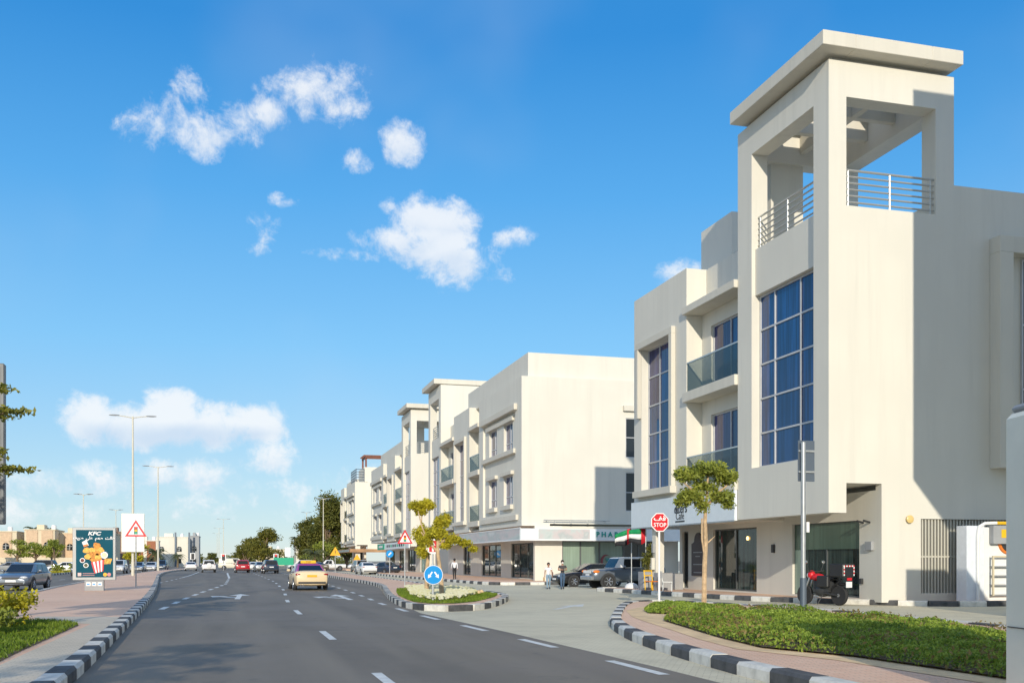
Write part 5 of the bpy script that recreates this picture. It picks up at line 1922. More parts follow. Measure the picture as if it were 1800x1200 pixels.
def ell(cx, cz, rx, rz, n=18, wob=0.0, rot=0.0):
    o = []
    for k in range(n):
        t = 2 * math.pi * k / n
        q = 1 + wob * math.sin(3 * t + cx * 9) + wob * .6 * math.sin(5 * t + cz * 7)
        a, c = rx * q * math.cos(t), rz * q * math.sin(t)
        o.append((cx + a * math.cos(rot) - c * math.sin(rot), cz + a * math.sin(rot) + c * math.cos(rot)))
    return o


fried = mat('fried_crust', (0.62, 0.24, 0.03), 0.6, vary=0.45, vscale=14)
fried2 = mat('fried_pale', (0.78, 0.42, 0.07), 0.6, vary=0.35, vscale=16)
text('KFC', .24, M['sign_face'], mp, (px, ys - .004, 2.92), shear=.25, sx=1.3, bold=.008, name='poster_lettering')
text('\u0643\u0631\u0627\u0646\u0634 \u0628\u0627\u062a \u0628\u0627\u0644\u0641\u0647'[::-1] if False else '\uFEEA\uFED8\uFBFE\uFEAE\uFEC3  \uFEF2\uFEE0\uFECB  \uFEE2\uFECC\uFEC3  \uFE96\uFEDF\uFE8E\uFEA7', .19, M['sign_face'], mp, (px, ys - .004, 2.70), sx=1.05, bold=.006, name='poster_lettering')
k = 0
for (cx, cz, rx, rz, mm) in [(-.34, 2.10, .17, .14, fried2), (-.14, 2.12, .13, .12, fried2), (.12, 2.33, .17, .16, fried), (.06, 2.10, .14, .13, fried2), (.30, 2.12, .15, .14, fried2), (.16, 1.98, .14, .12, fried), (-.28, 1.80, .16, .14, fried2), (-.06, 1.90, .16, .14, fried), (.16, 1.80, .15, .14, fried2), (-.02, 1.66, .18, .13, fried), (.22, 1.68, .13, .11, fried)]:
    pprint('food_print', ell(cx, cz, rx, rz, 16, .10), mm, 1 + k % 3)
    k += 1
pprint('carton_print', [(-.55, 2.5), (-.36, 2.62), (-.24, 2.36), (-.46, 2.26)], M['sign_face'], 2)
pprint('carton_print', [(-.50, 2.36), (-.30, 2.42), (-.26, 2.34), (-.46, 2.27)], M['orange'], 4)
for cx, cz, rr, mm in [(.46, 1.88, .17, M['sign_face']), (-.53, 1.62, .12, M['sign_face']), (-.37, 1.38, .12, M['sign_face'])]:
    pprint('bowl_print', ell(cx, cz, rr, rr), mm, 2)
pprint('bowl_print', ell(.46, 1.88, .12, .12), mat('dip_cream', (.75, .70, .45)), 4)
pprint('bowl_print', ell(-.53, 1.62, .085, .085), mat('sauce', (.16, .03, .02)), 4)
pprint('bowl_print', ell(-.37, 1.38, .085, .085), mat('herb_sauce', (.10, .09, .03)), 4)
for j in range(7):
    a0 = .40 + .05 * j
    pprint('chips_print', [(a0, 1.42 + .02 * j), (a0 + .03, 1.42), (a0 + .12, 1.70), (a0 + .09, 1.72)], fried2, 3)
top, bot = [(-.14, 1.52), (.46, 1.66)], [(.02, .98), (.42, 1.10)]
for j in range(7):
    q = lambda e, t: (e[0][0] + (e[1][0] - e[0][0]) * t, e[0][1] + (e[1][1] - e[0][1]) * t)
    pprint('bucket_print', [q(bot, j / 7), q(bot, (j + 1) / 7), q(top, (j + 1) / 7), q(top, j / 7)], M['red'] if j % 2 == 0 else M['sign_face'], 5)
pprint('badge_print', ell(.50, .93, .09, .09), M['amber'], 2)
pprint('badge_print', ell(.68, .93, .09, .09), mat('badge_pink', (.6, .25, .25)), 2)
pprint('label_print', [(-.74, .86), (-.58, .86), (-.58, 1.02), (-.74, 1.02)], mat('label_rose', (.75, .5, .48)), 2)
for zz in (.90, .99):
    pprint('small_print', [(-.52, zz - .025), (.02, zz - .025), (.02, zz + .02), (-.52, zz + .02)], mat('print_rose', (.35, .20, .22)), 2)

# grey cabinet close by on the hedge island
cb = thing('cabinet', 'large pale grey street cabinet with rounded edge, close by at the end of the hedge', 'cabinet', (7.60, 8.75, .15), None, R(-13))
MB().box(0, 2.5, -2.3, 0, -.02, 2.94).build('cabinet_body', M['grey_panel'], cb, org=(0, 0, 0), bevel=.06)
MB().box(-.012, .0, -2.2, -.10, .78, .79).build('seam', M['dark'], cb, org=(0, 0, 0))
MB().box(.05, 2.45, -2.25, -.05, 2.94, 3.02).build('cabinet_lid', M['planter'], cb, org=(0, 0, 0), bevel=.03)

# white service unit with yellow pipe by the louvred recess
ux, uy = 25.25, 30.85
un = placed('service_unit', 'white service unit with yellow pipe, round fan and wire shelves by the louvres', 'service unit', (ux, uy, 0))
MB().box(ux, ux + .75, uy, uy + .55, -.01, 2.85).build('side_panel', mat('blue_white', (.70, .74, .80), .5, vary=.05), un, bevel=.015)
MB().box(ux + .753, ux + 2.9, uy + .02, uy + .55, -.01, 2.80).build('front_panel', M['white'], un, bevel=.015)
MB().tube([(ux + .42, uy - .06, .05), (ux + .42, uy - .06, 2.5), (ux + .48, uy - .06, 2.82), (ux + .7, uy - .06, 2.93), (ux + 1.2, uy - .06, 2.95)], .06, 8).build('pipe', M['white'], un, smooth=True)
MB().tube([(ux + 1.0, uy - .04, 2.95), (ux + 2.9, uy - .04, 2.95)], .06, 8).build('gas_pipe', M['yellow'], un, smooth=True)
MB().box(ux + .95, ux + 1.55, uy - .22, uy + .018, 2.2, 2.86).build('junction_box', M['planter'], un, bevel=.015)
MB().box(ux + 1.28, ux + 1.52, uy - .227, uy - .221, 2.42, 2.72).build('warning_label', M['yellow'], un)
MB().lathe([(.44, -.05), (.46, .015)], (ux + 1.78, uy, 2.28), 'Y', 26).build('fan_ring', M['orange'], un)
MB().lathe([(.36, -.07), (.37, -.051)], (ux + 1.78, uy, 2.28), 'Y', 26).build('fan_opening', M['dark'], un)
rk = MB()
for xx in (ux + .92, ux + 2.0):
    rk.box(xx, xx + .06, uy - .22, uy - .16, .35, 1.72)
rk.box(ux + .92, ux + 2.06, uy - .22, uy - .16, 1.72, 1.78)
ro = rk.build('rack', mat('rack_cream', (.60, .52, .36), .6), un)
for zz in (.36, .72, 1.05, 1.38):
    MB().box(ux + .98, ux + 2.0, uy - .22, uy + .02, zz, zz + .035).build('shelf', M['planter'], ro)
MB().box(ux + 1.95, ux + 2.08, uy - .12, uy - .02, -.01, .22).build('foot', M['yellow'], un)


# flags, planters and seats on the café pavement
def flag(label, x, y, zt, sweep):
    o = placed('flag_pole', label, 'flag', (x, y, .15), 'flags on the café pavement')
    MB().lathe([(.36, 0), (.36, .10), (.28, .22), (.10, .30)], (x, y, .14), 'Z', 20).build('base', M['white'], o, smooth=True)
    MB().tube([(x, y, .3), (x, y, zt)], .028, 8).build('pole', M['pole'], o)
    L, h = .95, .72
    for nm, m, z0, z1, a0 in (('red_band', 'flag_red', 0, 1, 0), ('black_band', 'trousers_black', 0, .333, .25), ('white_band', 'flag_white', .333, .667, .25), ('green_band', 'flag_green', .667, 1, .25)):
        b = MB()
        N = 14
        for i in range(N + 1):
            t = (a0 + (1 - a0) * i / N) if a0 else .25 * i / N
            sway = -.32 * t * sweep - .12 * sweep * t * t
            fold = .12 * math.sin(t * 8 + x) * t
            for zz in (z0, z1):
                b.v.append((x - .03 - L * t * .86, y + fold + .25 * t, zt - .03 - h + h * zz + sway * h * 1.0 - .10 * math.sin(t * 5) * (1 - zz)))
            if i:
                q = 2 * i
                b.f.append((q - 2, q, q + 1, q - 1))
                b.mi.append(0)
        ob = b.build(nm, M[m], o, smooth=True)
        so = ob.modifiers.new('cloth', 'SOLIDIFY')
        so.thickness = .004
    return o


flag('drooping striped red, green, white and black flag, nearer the pharmacy lettering', 20.45, 50.6, 3.35, 1.15)
flag('striped flag with broad green band, flying behind the stop sign', 20.55, 48.9, 3.30, .35)


def planter(label, x, y, L, w, h):
    o = placed('planter_box', label, 'planter', (x, y, .15), 'grey planters on the café pavement')
    MB().box(x - L / 2, x + L / 2, y - w / 2, y + w / 2, .14, h).build('box', M['planter'], o, bevel=.015)
    MB().box(x - L / 2 + .04, x + L / 2 - .04, y - w / 2 + .04, y + w / 2 - .04, h, h + .01).build('soil', M['soil'], o)
    return o


planter('grey planter with the bushy green plant, beside the orange chair', 20.35, 48.0, .9, .7, 1.05)
planter('low grey planter next to the cream corner pillar', 20.55, 46.7, .8, .5, 1.0)
planter('grey bin-shaped planter by the dark domed board', 21.7, 47.6, .45, .5, .95)
pl = placed('potted_plant', 'bushy green plant growing in the grey planter by the flags', 'plant', (20.35, 48.0, 1.05))
MB().tube([(20.35, 48, 1.04), (20.35, 48.02, 1.9)], [.05, .02], 6).build('stem', M['bark'], pl)
leaf_mesh('foliage', np.vstack([clump((20.3, 48, 1.6), .42, .42, .55, 700, .3), clump((20.4, 48, 2.2), .22, .22, .3, 200, .3)]), .13, M['leaf_dark'], pl, (20.35, 48.0, 1.05))
ch = thing('chair', 'orange framed chair beside the grey planter', 'chair', (19.75, 46.2, .15), 'chairs on the café pavement', R(20))
for xx in (-.25, .25):
    MB().tube([(xx, .22, 0), (xx, .25, .45), (xx, .32, 1.0)], .028, 6).build('leg', M['yellow'], ch, org=(0, 0, 0))
    MB().tube([(xx, -.22, 0), (xx, -.22, .45)], .028, 6).build('leg', M['yellow'], ch, org=(0, 0, 0))
MB().box(-.27, .27, -.25, .27, .43, .47).build('seat', M['orange'], ch, org=(0, 0, 0))
MB().box(-.27, .27, .29, .325, .93, .99).box(-.27, .27, .27, .30, .70, .76).build('backrest', M['yellow'], ch, org=(0, 0, 0))
c2 = thing('chair', 'slim grey metal chair by the low planter', 'chair', (20.1, 45.2, .15), 'chairs on the café pavement', R(70))
for xx in (-.22, .22):
    MB().tube([(xx, .2, 0), (xx, .22, .45), (xx, .3, .95)], .02, 6).build('leg', M['pole'], c2, org=(0, 0, 0))
    MB().tube([(xx, -.2, 0), (xx, -.2, .45)], .02, 6).build('leg', M['pole'], c2, org=(0, 0, 0))
MB().box(-.24, .24, -.22, .24, .43, .46).build('seat', M['pole'], c2, org=(0, 0, 0))
MB().box(-.24, .24, .25, .30, .62, .95).build('backrest', M['planter'], c2, org=(0, 0, 0))


# ------------------------------------------------------------------ trees
def tree(name, label, base, trunk, limbs, clumps, leaf, size, bark='bark', group=None, cat='tree', up=.3, aspect=.45):
    o = placed(name, label, cat, base, group)
    for i, (pts, rads) in enumerate([trunk] + limbs):
        MB().tube(pts, rads, 8).build('trunk' if i == 0 else 'limb', M[bark], o, smooth=True)
    P = np.vstack([clump(c, a, b_, d, n, sh) for (c, a, b_, d, n, sh) in clumps])
    leaf_mesh('crown', P, size, M[leaf], o, base, up, aspect)
    return o


# young trees in the flower bed, yellow-green
def C(x, y, z, a, d, n, sh=.35):
    return ((x, y, z), a, a, d, n, sh)


tree('young_tree', 'yellow-green young tree with high side branch, beside the blue round sign', (7.75, 38.3, .12),
     ([(7.75, 38.3, .1), (7.72, 38.35, 1.0), (7.6, 38.4, 1.9), (7.62, 38.4, 2.6), (7.7, 38.5, 3.1)], [.10, .085, .07, .06, .03]),
     [([(7.62, 38.4, 1.9), (7.2, 38.5, 2.4), (7.0, 38.6, 2.7)], [.05, .04, .02]), ([(7.62, 38.4, 2.2), (8.0, 38.3, 2.5), (8.4, 38.2, 2.6)], [.05, .03, .02]), ([(7.2, 38.5, 2.4), (7.0, 38.6, 3.0), (6.9, 38.7, 3.5)], [.035, .025, .015])],
     [C(7.72, 38.5, 3.05, .28, .32, 840), C(7.6, 38.4, 2.62, .50, .26, 1240), C(7.15, 38.5, 2.35, .36, .3, 840), C(8.15, 38.3, 2.42, .40, .22, 840), C(8.6, 38.2, 2.28, .34, .16, 520), C(8.95, 38.2, 2.05, .25, .14, 220), C(7.9, 38.4, 2.2, .3, .2, 400)],
     'leaf_yellow', .11, 'bark_pale', 'young trees on the islands')
tree('young_tree', 'yellow-green young tree with darker hanging side, left of the blue round sign', (8.35, 44.6, .12),
     ([(8.35, 44.6, .1), (8.33, 44.6, 1.0), (8.42, 44.7, 1.8), (8.2, 44.7, 2.6)], [.11, .095, .08, .05]),
     [([(8.42, 44.7, 1.8), (8.1, 44.7, 3.0), (8.15, 44.7, 3.8)], [.05, .035, .02]), ([(8.3, 44.7, 2.2), (8.8, 44.6, 2.7), (9.1, 44.6, 3.0)], [.05, .035, .02])],
     [C(7.85, 44.7, 4.02, .36, .26, 760), C(8.35, 44.7, 4.05, .42, .32, 1040), C(8.1, 44.7, 3.75, .3, .2, 400), C(8.15, 44.7, 2.75, .48, .5, 1600), C(8.2, 44.6, 2.05, .36, .42, 1040), C(8.75, 44.6, 2.9, .42, .3, 1000), C(9.2, 44.6, 3.4, .26, .4, 640)],
     'leaf_yellow', .12, 'bark_pale', 'young trees on the islands')
tree('young_tree', 'pale-trunked young tree with flat green crown, behind the hedge by the stop sign', (15.05, 30.90, .12),
     ([(15.05, 30.90, .1), (15.06, 30.90, .9), (15.08, 30.90, 1.6), (15.14, 30.95, 2.2), (15.11, 30.95, 2.9), (15.14, 30.95, 3.5)], [.09, .082, .078, .075, .065, .05]),
     [([(15.10, 30.90, 1.6), (15.00, 30.95, 2.3), (15.00, 30.95, 3.0)], [.035, .03, .03]), ([(15.16, 30.95, 3.4), (14.70, 30.95, 3.9), (14.30, 30.95, 4.2)], [.05, .035, .02]), ([(15.16, 30.95, 3.4), (15.60, 30.85, 3.9), (16.00, 30.85, 4.2)], [.05, .035, .02]), ([(15.16, 30.95, 3.4), (15.20, 30.95, 4.2), (15.25, 30.95, 4.7)], [.05, .035, .02]), ([(15.22, 30.95, 2.2), (15.45, 30.90, 2.42)], [.025, .012])],
     [C(14.50, 30.95, 4.42, 0.62, .30, 1178), C(15.25, 30.95, 4.62, 0.72, .30, 1520), C(15.85, 30.85, 4.35, 0.49, .30, 874), C(14.60, 30.95, 3.72, 0.57, .30, 988), C(15.65, 30.85, 3.72, 0.55, .26, 874), C(15.10, 30.95, 4.05, 0.57, .25, 570, .1), C(14.25, 30.95, 3.55, 0.32, .25, 228), C(14.95, 30.85, 3.4, 0.32, .25, 228), C(15.90, 30.85, 3.45, 0.32, .18, 190)],
     'leaf_mid', .13, 'bark_pale', 'young trees on the islands', up=.0)


def tiered(label, x, y, tiers, h):
    cl, limbs = [], []
    for (z, r) in tiers:
        n = 7
        for k in range(n):
            a = 2 * math.pi * k / n + z * 1.7
            rr = r * (.62 + .25 * random.random())
            tip = (x + rr * math.cos(a), y + rr * math.sin(a), z + .10 + .12 * random.random())
            limbs.append(([(x, y, z - .35), (x + rr * .5 * math.cos(a), y + rr * .5 * math.sin(a), z - .05), tip], [.04, .025, .01]))
            cl.append((tip, r * .34, r * .34, .07, 170, .2))
            cl.append(((x + rr * .45 * math.cos(a), y + rr * .45 * math.sin(a), z + .02), r * .28, r * .28, .08, 90, .2))
    return tree('tiered_tree', label, (x, y, .12), ([(x, y, .1), (x, y, h * .5), (x + .03, y, h)], [.10, .08, .03]), limbs, cl, 'leaf_tier', .11, 'bark', 'layered trees on the median', up=.5)


tiered('layered tree whose flat leafy twigs reach across the grey poster box', -5.35, 20.6, [(3.15, 1.75), (3.4, 1.5), (4.15, 1.75), (4.65, 1.6), (5.3, 1.1), (6.0, .7)], 6.3)
tiered('layered tree standing on the median beside the camera', -4.7, 3.6, [(2.9, 1.3), (3.6, 1.5), (4.2, 1.5), (4.8, .9)], 5.2)


def big_tree(label, x, y, h, r, leaf='leaf_dark', n=9, name='broad_tree', z0=1.5, size=.5, dens=900, group='broad dark trees behind the far block'):
    cl, limbs = [], []
    for k in range(n):
        a = random.uniform(0, 2 * math.pi)
        t = (k + .5) / n
        z = z0 + (h - z0) * (.15 + .78 * t)
        rr = r * math.sin(math.pi * min(.92, .25 + .7 * t)) * random.uniform(.35, .7)
        c = (x + rr * math.cos(a), y + rr * math.sin(a), z)
        cl.append((c, r * random.uniform(.42, .6), r * random.uniform(.42, .6), (h - z0) * random.uniform(.14, .2), dens, .45))
        limbs.append(([(x, y, z0), tuple((Vector((x, y, z0)) + Vector(c)) / 2), c], [r * .06, r * .04, r * .015]))
    return tree(name, label, (x, y, -.02), ([(x, y, -.03), (x, y, z0), (x, y, h * .7)], [r * .09, r * .07, r * .03]), limbs, cl, leaf, size, 'bark', group)


big_tree('tallest dark evergreen, directly behind the thin cream lamp and next to the far block', 19.2, 214, 15.0, 5.0, 'leaf_dark', 13, size=.55, dens=850)
big_tree('dark evergreen with lumpy side, standing left of the tallest evergreen', 16.4, 224, 10.5, 4.0, 'leaf_dark', 10, size=.5, dens=700)
big_tree('evergreen squeezed between the tallest evergreen and the white end wall', 24.5, 226, 13.0, 5.0, 'leaf_dark', 10, size=.55, dens=700)
big_tree('low bright green bushy tree under the tallest evergreen', 18.0, 206, 5.2, 4.0, 'leaf_mid', 8, z0=.6, size=.45, dens=500)
big_tree('round olive-green tree left of the palm', 7.8, 257, 9.2, 5.4, 'leaf_olive', 12, z0=1.4, size=.5, dens=700, group='round trees beyond the junction')
big_tree('smaller olive-green tree just left of the round tree', 4.0, 300, 6.5, 4.2, 'leaf_olive', 7, z0=1.0, size=.5, dens=350, group='round trees beyond the junction')
big_tree('flat-topped clipped tree far down the road', 6.0, 400, 6.0, 6.0, 'leaf_dark', 8, z0=.6, size=.7, dens=350, group='round trees beyond the junction')
big_tree('bright green tree behind the white board', -16.2, 196, 5.0, 2.4, 'leaf_yellow', 7, z0=1.2, size=.35, dens=350, group='trees along the left verge')
big_tree('small dark tree far down the median', -14.5, 420, 6.2, 4.6, 'leaf_dark', 7, z0=1.0, size=.6, dens=300, group='trees along the left verge')
big_tree('small grey-green tree far down beside the dark tree', -8.0, 470, 5.0, 4.0, 'leaf_dark', 6, z0=1.0, size=.6, dens=260, group='trees along the left verge')
for lab, x, y, h, r in [('spreading olive tree before the first villa arch', -35.0, 190, 5.2, 2.6), ('olive tree before the second villa arch', -31.6, 187, 4.6, 2.4), ('thin pale tree beside the food poster', -27.0, 176, 5.0, 1.8), ('dark bushy tree at the edge of the villa wall', -42.2, 195, 7.0, 2.6), ('sparse tree by the third villa window', -29.6, 190, 4.6, 2.2)]:
    big_tree(lab, x, y, h, r, 'leaf_mid' if 'dark' not in lab else 'leaf_dark', 6, z0=2.0, size=.3, dens=300, group='trees before the villas', name='verge_tree')


def palm(label, x, y, h, fr=2.2, n=26, m='leaf_palm', trunk_r=.25):
    o = placed('palm_tree', label, 'palm', (x, y, -.02), 'palms')
    MB().tube([(x, y, -.03), (x + .05, y, h * .5), (x, y, h)], [trunk_r, trunk_r * .8, trunk_r * .85], 8).build('trunk', M['bark'], o, smooth=True)
    b = MB()
    for k in range(n):
        a = 2 * math.pi * k / n + random.uniform(-.1, .1)
        e = random.uniform(-.5, 1.2)
        prev = None
        side = Vector((-math.sin(a), math.cos(a), 0))
        for i in range(6):
            t = i / 5
            p = Vector((x + math.cos(a) * fr * t * math.cos(e * .6), y + math.sin(a) * fr * t * math.cos(e * .6), h + fr * (t * math.sin(e) - .75 * t * t)))
            if prev is not None:
                for sg in (1, -1):
                    for q in (0, .5):
                        s0 = prev.lerp(p, q)
                        tip = s0 + side * sg * fr * .26 * (1.1 - t) + Vector((math.cos(a), math.sin(a), 0)) * .15 * fr * .6 + Vector((0, 0, -.12 * fr))
                        b.add([tuple(s0), tuple(prev.lerp(p, q + .4)), tuple(tip)], [(0, 1, 2)])
            prev = p
    b.build('crown', M[m], o)
    return o


palm('tall palm with shaggy brown skirt, right of the round olive-green tree', 16.0, 266, 7.2, 2.2, trunk_r=.5)
palm('low silvery date palm before the white house by the junction', 15.2, 196, 3.0, 3.2, 34)
palm('date palm at the foot of the second cream lamp post', -15.8, 236, 3.6, 3.2, 34)
palm('short palm beside the white modern house', -12.5, 262, 3.0, 2.4)
for i, (x, y, lab) in enumerate([(-40.5, 236, 'palm rising behind the first villa roof'), (-37.6, 238, 'palm rising behind the second villa roof')]):
    palm(lab, x, y, 8.2, 2.4, 28)

# ------------------------------------------------------------------ planting on the islands
HEDGE = [(10.9, 24.5), (10.0, 22.7), (9.3, 19.6), (8.8, 17.4), (8.45, 15.2), (9.0, 13.4), (9.1, 10.2), (9.3, 7.2), (12.4, 7.0), (13.2, 11), (13.9, 16), (14.4, 20), (14.45, 23.3), (13.6, 24.5), (12.2, 24.2)]
STRIP = [(11.5, 27.5), (11.05, 26.1), (11.5, 25.4), (12.8, 25.4), (13.9, 25.7), (14.35, 26.8), (13.7, 28.3), (12.5, 28.6)]
sheet('planting_sand', [(11.1, 27.9), (10.0, 24.7), (9.5, 22.6), (8.85, 19.6), (8.35, 17.4), (8.0, 15.2), (8.5, 13.2), (8.6, 10.2), (8.8, 6.8), (12.8, 6.6), (13.6, 11), (14.3, 16), (14.9, 20), (14.9, 25), (14.7, 30.5), (12.6, 30.2)], .157, M['sand'])


def edge_dist(P, poly):
    d = np.full(len(P), 1e9)
    n = len(poly)
    for i in range(n):
        a = np.array(poly[i][:2])
        b_ = np.array(poly[(i + 1) % n][:2])
        ab = b_ - a
        t = np.clip(((P - a) @ ab) / (ab @ ab), 0, 1)
        d = np.minimum(d, np.linalg.norm(P - (a + t[:, None] * ab), axis=1))
    return d


def lumps(P, s=1.0):
    x, y = P[:, 0] / s, P[:, 1] / s
    return .5 + .22 * np.sin(x * 2.3 + 1.3 * np.sin(y * 1.1)) + .18 * np.sin(y * 1.9 + 2 * np.sin(x * .9) + 1) + .12 * np.sin(x * 5.1 + y * 4.3) + .08 * np.sin(y * 9 - x * 7)


def bed(name, poly, n, hmax, size, m, z0, kind='stuff', edge=.35, fill=True, parent=None, soilm='soil', up=.5):
    P = scatter(poly, n)
    ed = np.clip(edge_dist(P, poly) / edge, 0, 1) ** .6
    hh = hmax * (.35 + .65 * np.clip(lumps(P), 0, 1)) * (.25 + .75 * ed)
    z = z0 + hh * (1 - .55 * np.random.rand(n) ** 2.2)
    return leaf_mesh(name, np.column_stack([P, z]), size, M[m], parent, up=up, kind=kind)


hb = bed('hedge', HEDGE, 70000, .33, .066, 'leaf_hedge', .15)
tag(hb, 'wide low green ground-cover hedge on the kerbed island, half in shade', 'hedge')
h2 = bed('hedge', STRIP, 11000, .30, .066, 'leaf_hedge', .15)
tag(h2, 'short strip of low green hedge at the foot of the young tree', 'hedge')
sheet('hedge_base', STRIP, .19, M['soil'])
dr = scatter(HEDGE, 12000)
keep = (lumps(dr, 1.3) < .36) | (edge_dist(dr, HEDGE) < .16)
dp = dr[keep]
o_ = leaf_mesh('hedge_dry_patch', np.column_stack([dp, .15 + .30 * np.random.rand(len(dp))]), .08, M['leaf_dry'], hb)
o_['kind'] = 'stuff'
# dense woody inside so that the soil does not shine through
sheet('hedge_base', HEDGE, .19, M['soil'])

# grass rim, flowers and sand in the flower island
GR = [(8.1, 51.5), (7.3, 46.5), (6.75, 42.5), (6.35, 38), (6.2, 35.6), (6.5, 34.0), (7.3, 33.9), (8.3, 35.2), (9.2, 37.3), (10.2, 39.8), (10.95, 42.2), (11.15, 46), (11.1, 50.5), (10.4, 53), (9.2, 53.3)]
FLW = [(8.3, 50.3), (7.7, 46), (7.15, 42), (6.85, 38.5), (6.75, 36.2), (7.1, 35.3), (7.8, 36.2), (8.7, 38.4), (9.6, 40.6), (10.3, 43), (10.6, 46.5), (10.4, 50), (9.4, 51.6)]
sheet('turf', GR, .158, M['soil'])
P = scatter(GR, 26000)
P = P[~in_poly(P, FLW)]
g_ = leaf_mesh('grass', np.column_stack([P, .16 + .05 * np.random.rand(len(P))]), .10, M['grass'], None, up=2.0, aspect=.25, kind='stuff')
P = scatter(FLW, 5200)
g_ = leaf_mesh('flower_leaves', np.column_stack([P, .17 + .16 * np.random.rand(len(P))]), .11, M['leaf_mid'], None, up=.6, kind='stuff')
P = scatter(FLW, 2600)
P = P[lumps(P, .8) > .33]
b = MB()
for x, y in P:
    z = .27 + .12 * random.random()
    r = random.uniform(.035, .07)
    t0 = random.random() * 6
    tilt = random.uniform(-.04, .02)
    ring = [(x + r * math.cos(t0 + k * 1.047), y + r * math.sin(t0 + k * 1.047) - 0.02, z + (r * .9) * math.sin(t0 + k * 1.047)) for k in range(6)]
    b.add(ring + [(x, y - .03, z)], [(k, (k + 1) % 6, 6) for k in range(6)])
fl = b.build('flowers', M['petal'])
fl['kind'] = 'stuff'
rock = MB()
for k in range(26):
    a = random.uniform(0, 6.28)
    rr = random.uniform(0, .55)
    rock.ball((10.1 + rr * math.cos(a), 43.6 + rr * 1.4 * math.sin(a), .2), random.uniform(.10, .24), random.uniform(.10, .24), random.uniform(.06, .16), 7, 5)
ro = rock.build('soil_heap', M['sand'])
ro['kind'] = 'stuff'

# grass and shrub on the median close by
GL = [(-3.2, -6), (-3.2, 6), (-3.2, 15.9), (-3.25, 18), (-3.3, 24.8), (-3.7, 25.9), (-4.6, 26.8), (-6.0, 27.8), (-8.0, 28.2), (-8.2, 20), (-8.6, 6), (-9.0, -6)]
sheet('turf', GL, .159, M['soil'])
P = scatter(GL, 60000)
P = P[P[:, 1] > 9]
g_ = leaf_mesh('grass', np.column_stack([P, .17 + .05 * np.random.rand(len(P))]), .11, M['grass'], None, up=2.0, aspect=.18, kind='stuff')


def shrub(label, x, y, r, h, leaf, n, group='shrubs on the near median', size=.10):
    o = placed('shrub', label, 'shrub', (x, y, .15), group)
    st_ = MB()
    for k in range(7):
        a = k * .9
        st_.tube([(x, y, .13), (x + r * .3 * math.cos(a), y + r * .3 * math.sin(a), .15 + h * .4), (x + r * .6 * math.cos(a), y + r * .6 * math.sin(a), .15 + h * .8)], [.02, .015, .006], 5)
    st_.build('stem', M['bark'], o)
    cl = [clump((x, y, .15 + h * .45), r * .8, r * .8, h * .5, n // 2, .35)]
    for k in range(9):
        a = k * .7 + x
        cl.append(clump((x + r * .62 * math.cos(a), y + r * .62 * math.sin(a), .15 + h * (.4 + .45 * random.random())), r * .38, r * .38, h * .26, n // 18, .3))
    leaf_mesh('foliage', np.vstack(cl), size, M[leaf], o, (x, y, .15), up=.3, aspect=.55)
    return o


shrub('yellow-flecked leafy shrub at the rim of the grass', -4.85, 24.2, .95, .98, 'leaf_yellow', 2200)
shrub('dark green shrub just before the yellow-flecked one', -4.75, 21.6, .85, .80, 'leaf_mid', 1800)
shrub('green shrub farther in from the kerb, behind the dark one', -6.3, 23.6, 1.0, .95, 'leaf_mid', 1500)
for k, y in enumerate(range(120, 186, 13)):
    shrub('low verge bush before the car park, %s' % ['beside the poster', 'second from the poster', 'third from the poster', 'fourth from the poster', 'by the junction', 'last'][k], -20.0, y, .9, 1.1, 'leaf_mid', 500, 'low bushes along the car park', .2)
P = scatter([(-20.7, 60), (-19.3, 60), (-19.3, 184), (-20.7, 184)], 9000)
g_ = leaf_mesh('verge_grass', np.column_stack([P, .16 + .2 * np.random.rand(len(P))]), .25, M['leaf_yellow'], None, up=1.2, aspect=.25, kind='stuff')


# ------------------------------------------------------------------ villas and houses
def house(label, x, y, w_, d, h, m='villa', arches=2, name='villa', group='cream villas behind the car park', panel='villa_tan', extra=None, parapet=.5):
    o = placed(name, label, 'house', (x, y, -.02), group)
    MB().box(x, x + w_, y, y + d, -.03, h).build('wall', M[m], o, bevel=.02)
    b = MB()
    b.box(x - .12, x + w_ + .12, y - .12, y + d + .12, h, h + parapet * .4)
    b.build('parapet', M[m], o)
    for k in range(arches):
        cx = x + w_ * (k + .5) / arches
        if panel:
            MB().box(cx - 1.05, cx + 1.05, y - .18, y - .003, .8, h - .05).build('facade_panel', M[panel], o)
        for zz in (h * .52,):
            pts = [(cx - .6, zz), (cx + .6, zz), (cx + .6, zz + .8)] + [(cx + .6 * math.cos(t * math.pi / 8), zz + .8 + .55 * math.sin(t * math.pi / 8)) for t in range(1, 8)] + [(cx - .6, zz + .8)]
            wn = MB().plate(pts, y - .24, y - .181).build('window', M['glass_dark'], o)
            MB().box(cx - .03, cx + .03, y - .27, y - .241, zz, zz + 1.3).box(cx - .6, cx + .6, y - .268, y - .243, zz + .77, zz + .83).box(cx - .6, cx - .03, y - .268, y - .243, zz + .3, zz + .35).build('frame', M['white'], wn, org=ORG[o.name])
        MB().box(cx - .5, cx + .5, y - .22, y - .185, 1.0, 2.2).build('window', M['glass_dark'], o)
    MB().box(x + w_ * .3, x + w_ * .55, y + d * .3, y + d * .6, h, h + 1.2).build('roof_room', M[m], o)
    MB().lathe([(.45, 0), (.5, .1), (.5, .9), (.35, 1.05)], (x + w_ * .8, y + d * .5, h + .2), 'Z', 12).build('water_tank', M['white'], o)
    return o


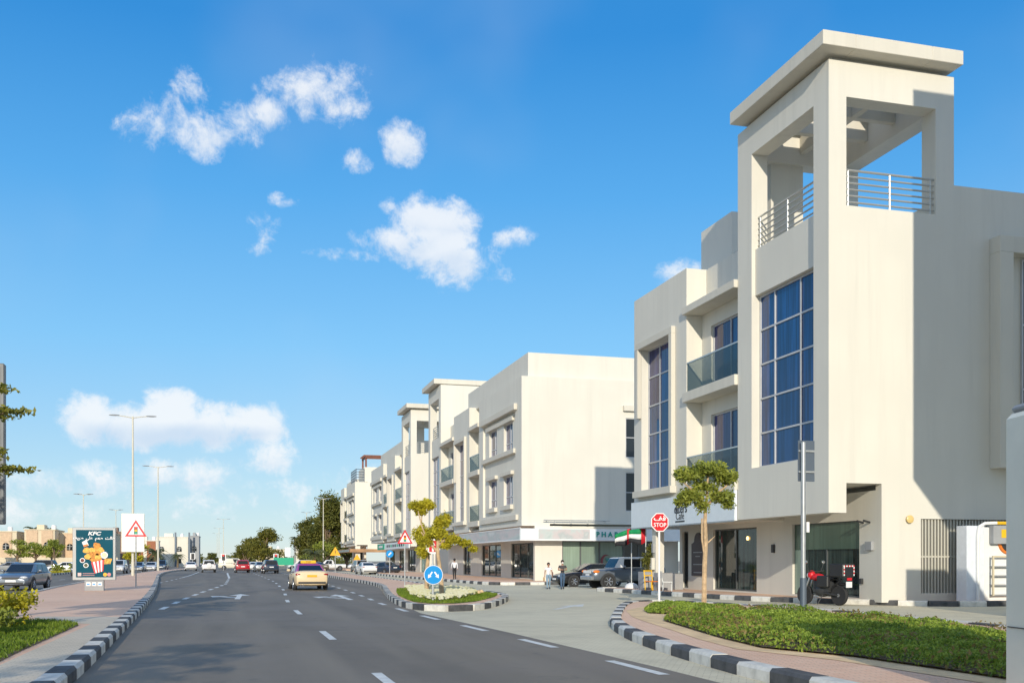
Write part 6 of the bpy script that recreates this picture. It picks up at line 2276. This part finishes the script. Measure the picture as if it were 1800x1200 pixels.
house('cream villa partly hidden by the dark bushy tree', -52.5, 222, 11.5, 12, 7.3, arches=3)
house('cream villa with two tan arched bays and palms behind', -39.6, 222, 5.6, 12, 7.7, arches=2)
house('cream villa set back between the arched villa and the plain one', -34.0, 227, 4.2, 10, 7.2, arches=1)
house('plain cream villa with grey roof boxes, next to the food poster', -30.0, 221, 7.2, 12, 7.0, arches=1, panel=None)
w1 = placed('boundary_wall', 'low cream boundary wall along the villa fronts', 'wall', (-40, 205, -.02))
MB().box(-60, -20.5, 205, 205.25, -.03, 2.2).build('wall_panel', M['villa'], w1)
house('brown-walled house just past the food poster', -27.2, 246, 4.2, 10, 8.0, 'brown_wall', 1, 'town_house', 'houses beyond the junction, left side', None)
house('house with reddish roof edge seen past the white board', -24.0, 275, 6.0, 10, 6.6, 'wall_far', 2, 'town_house', 'houses beyond the junction, left side', 'roof_red')
mh_ = house('white modern house with two dark pillars', -20.6, 296, 9.2, 12, 8.0, 'wall_far', 2, 'town_house', 'houses beyond the junction, left side', None)
for xx in (-14.9, -11.3):
    MB().box(xx, xx + .45, 295.4, 295.9, -.03, 9.4).build('pillar', M['plate_grey'], mh_)
house('grey and white modern block beside the white modern house', -11.2, 300, 2.6, 12, 8.4, 'planter', 1, 'town_house', 'houses beyond the junction, left side', None)
house('white house behind the palm and the tall evergreen', 19.0, 300, 5.2, 10, 9.0, 'wall_far', 1, 'town_house', 'houses beyond the junction, right side', None)
house('lower white house with gable beside the date palm', 14.2, 236, 4.8, 8, 4.6, 'wall_far', 2, 'town_house', 'houses beyond the junction, right side', None)
house('sand-coloured house left of the round olive-green tree', 8.0, 345, 9.0, 10, 5.2, 'villa', 2, 'town_house', 'houses beyond the junction, right side', None)
bl = scatter([(-60, 520), (60, 520), (60, 620), (-60, 620)], 7000)
far = leaf_mesh('far_woods', np.column_stack([bl, np.random.rand(7000) ** 1.5 * 6.5 * np.clip(lumps(bl, 14), .2, 1)]), 1.6, M['leaf_dark'], None, kind='stuff')
tag(far, 'low band of far trees at the end of the road', 'woods')

# unseen neighbour block; its shape is invented to cast the café flank's shade
nb_ = placed('apartment_building', 'unseen neighbouring cream block, shaped to throw shade on the café block flank', 'building', (21, 19, 0), 'white apartment blocks over shops along the road')
MB().box(20.67, 34, 14, 19.9, 8.2, 22.3).box(26.5, 34, -6, 14, 8.2, 20).build('wall', M['wall'], nb_)
MB().box(20.37, 22.1, 14, 19.9, -.05, 4.95).build('shade_block', M['wall'], nb_)  # low volume added to shade the foot of the flank wall
MB().box(26.5, 34, -6, 19.6, -.05, 8.2).build('lower_storeys', M['wall'], nb_)
for k in range(2):
    MB().box(20.60, 20.667, 14.7 + k * 2.6, 16.4 + k * 2.6, 10, 13).build('window', M['glass_blue'], nb_)
# houses across the road behind the camera's left, seen in the window panes
for k in range(5):
    house('cream house across the other carriageway, %s' % ['first past the median trees', 'second past the median trees', 'third past the median trees', 'fourth past the median trees', 'fifth past the median trees'][k], -62, 10 + k * 34, 14, 22, 8.5 + (k % 2), 'villa', 2, 'villa', 'houses across the other carriageway')
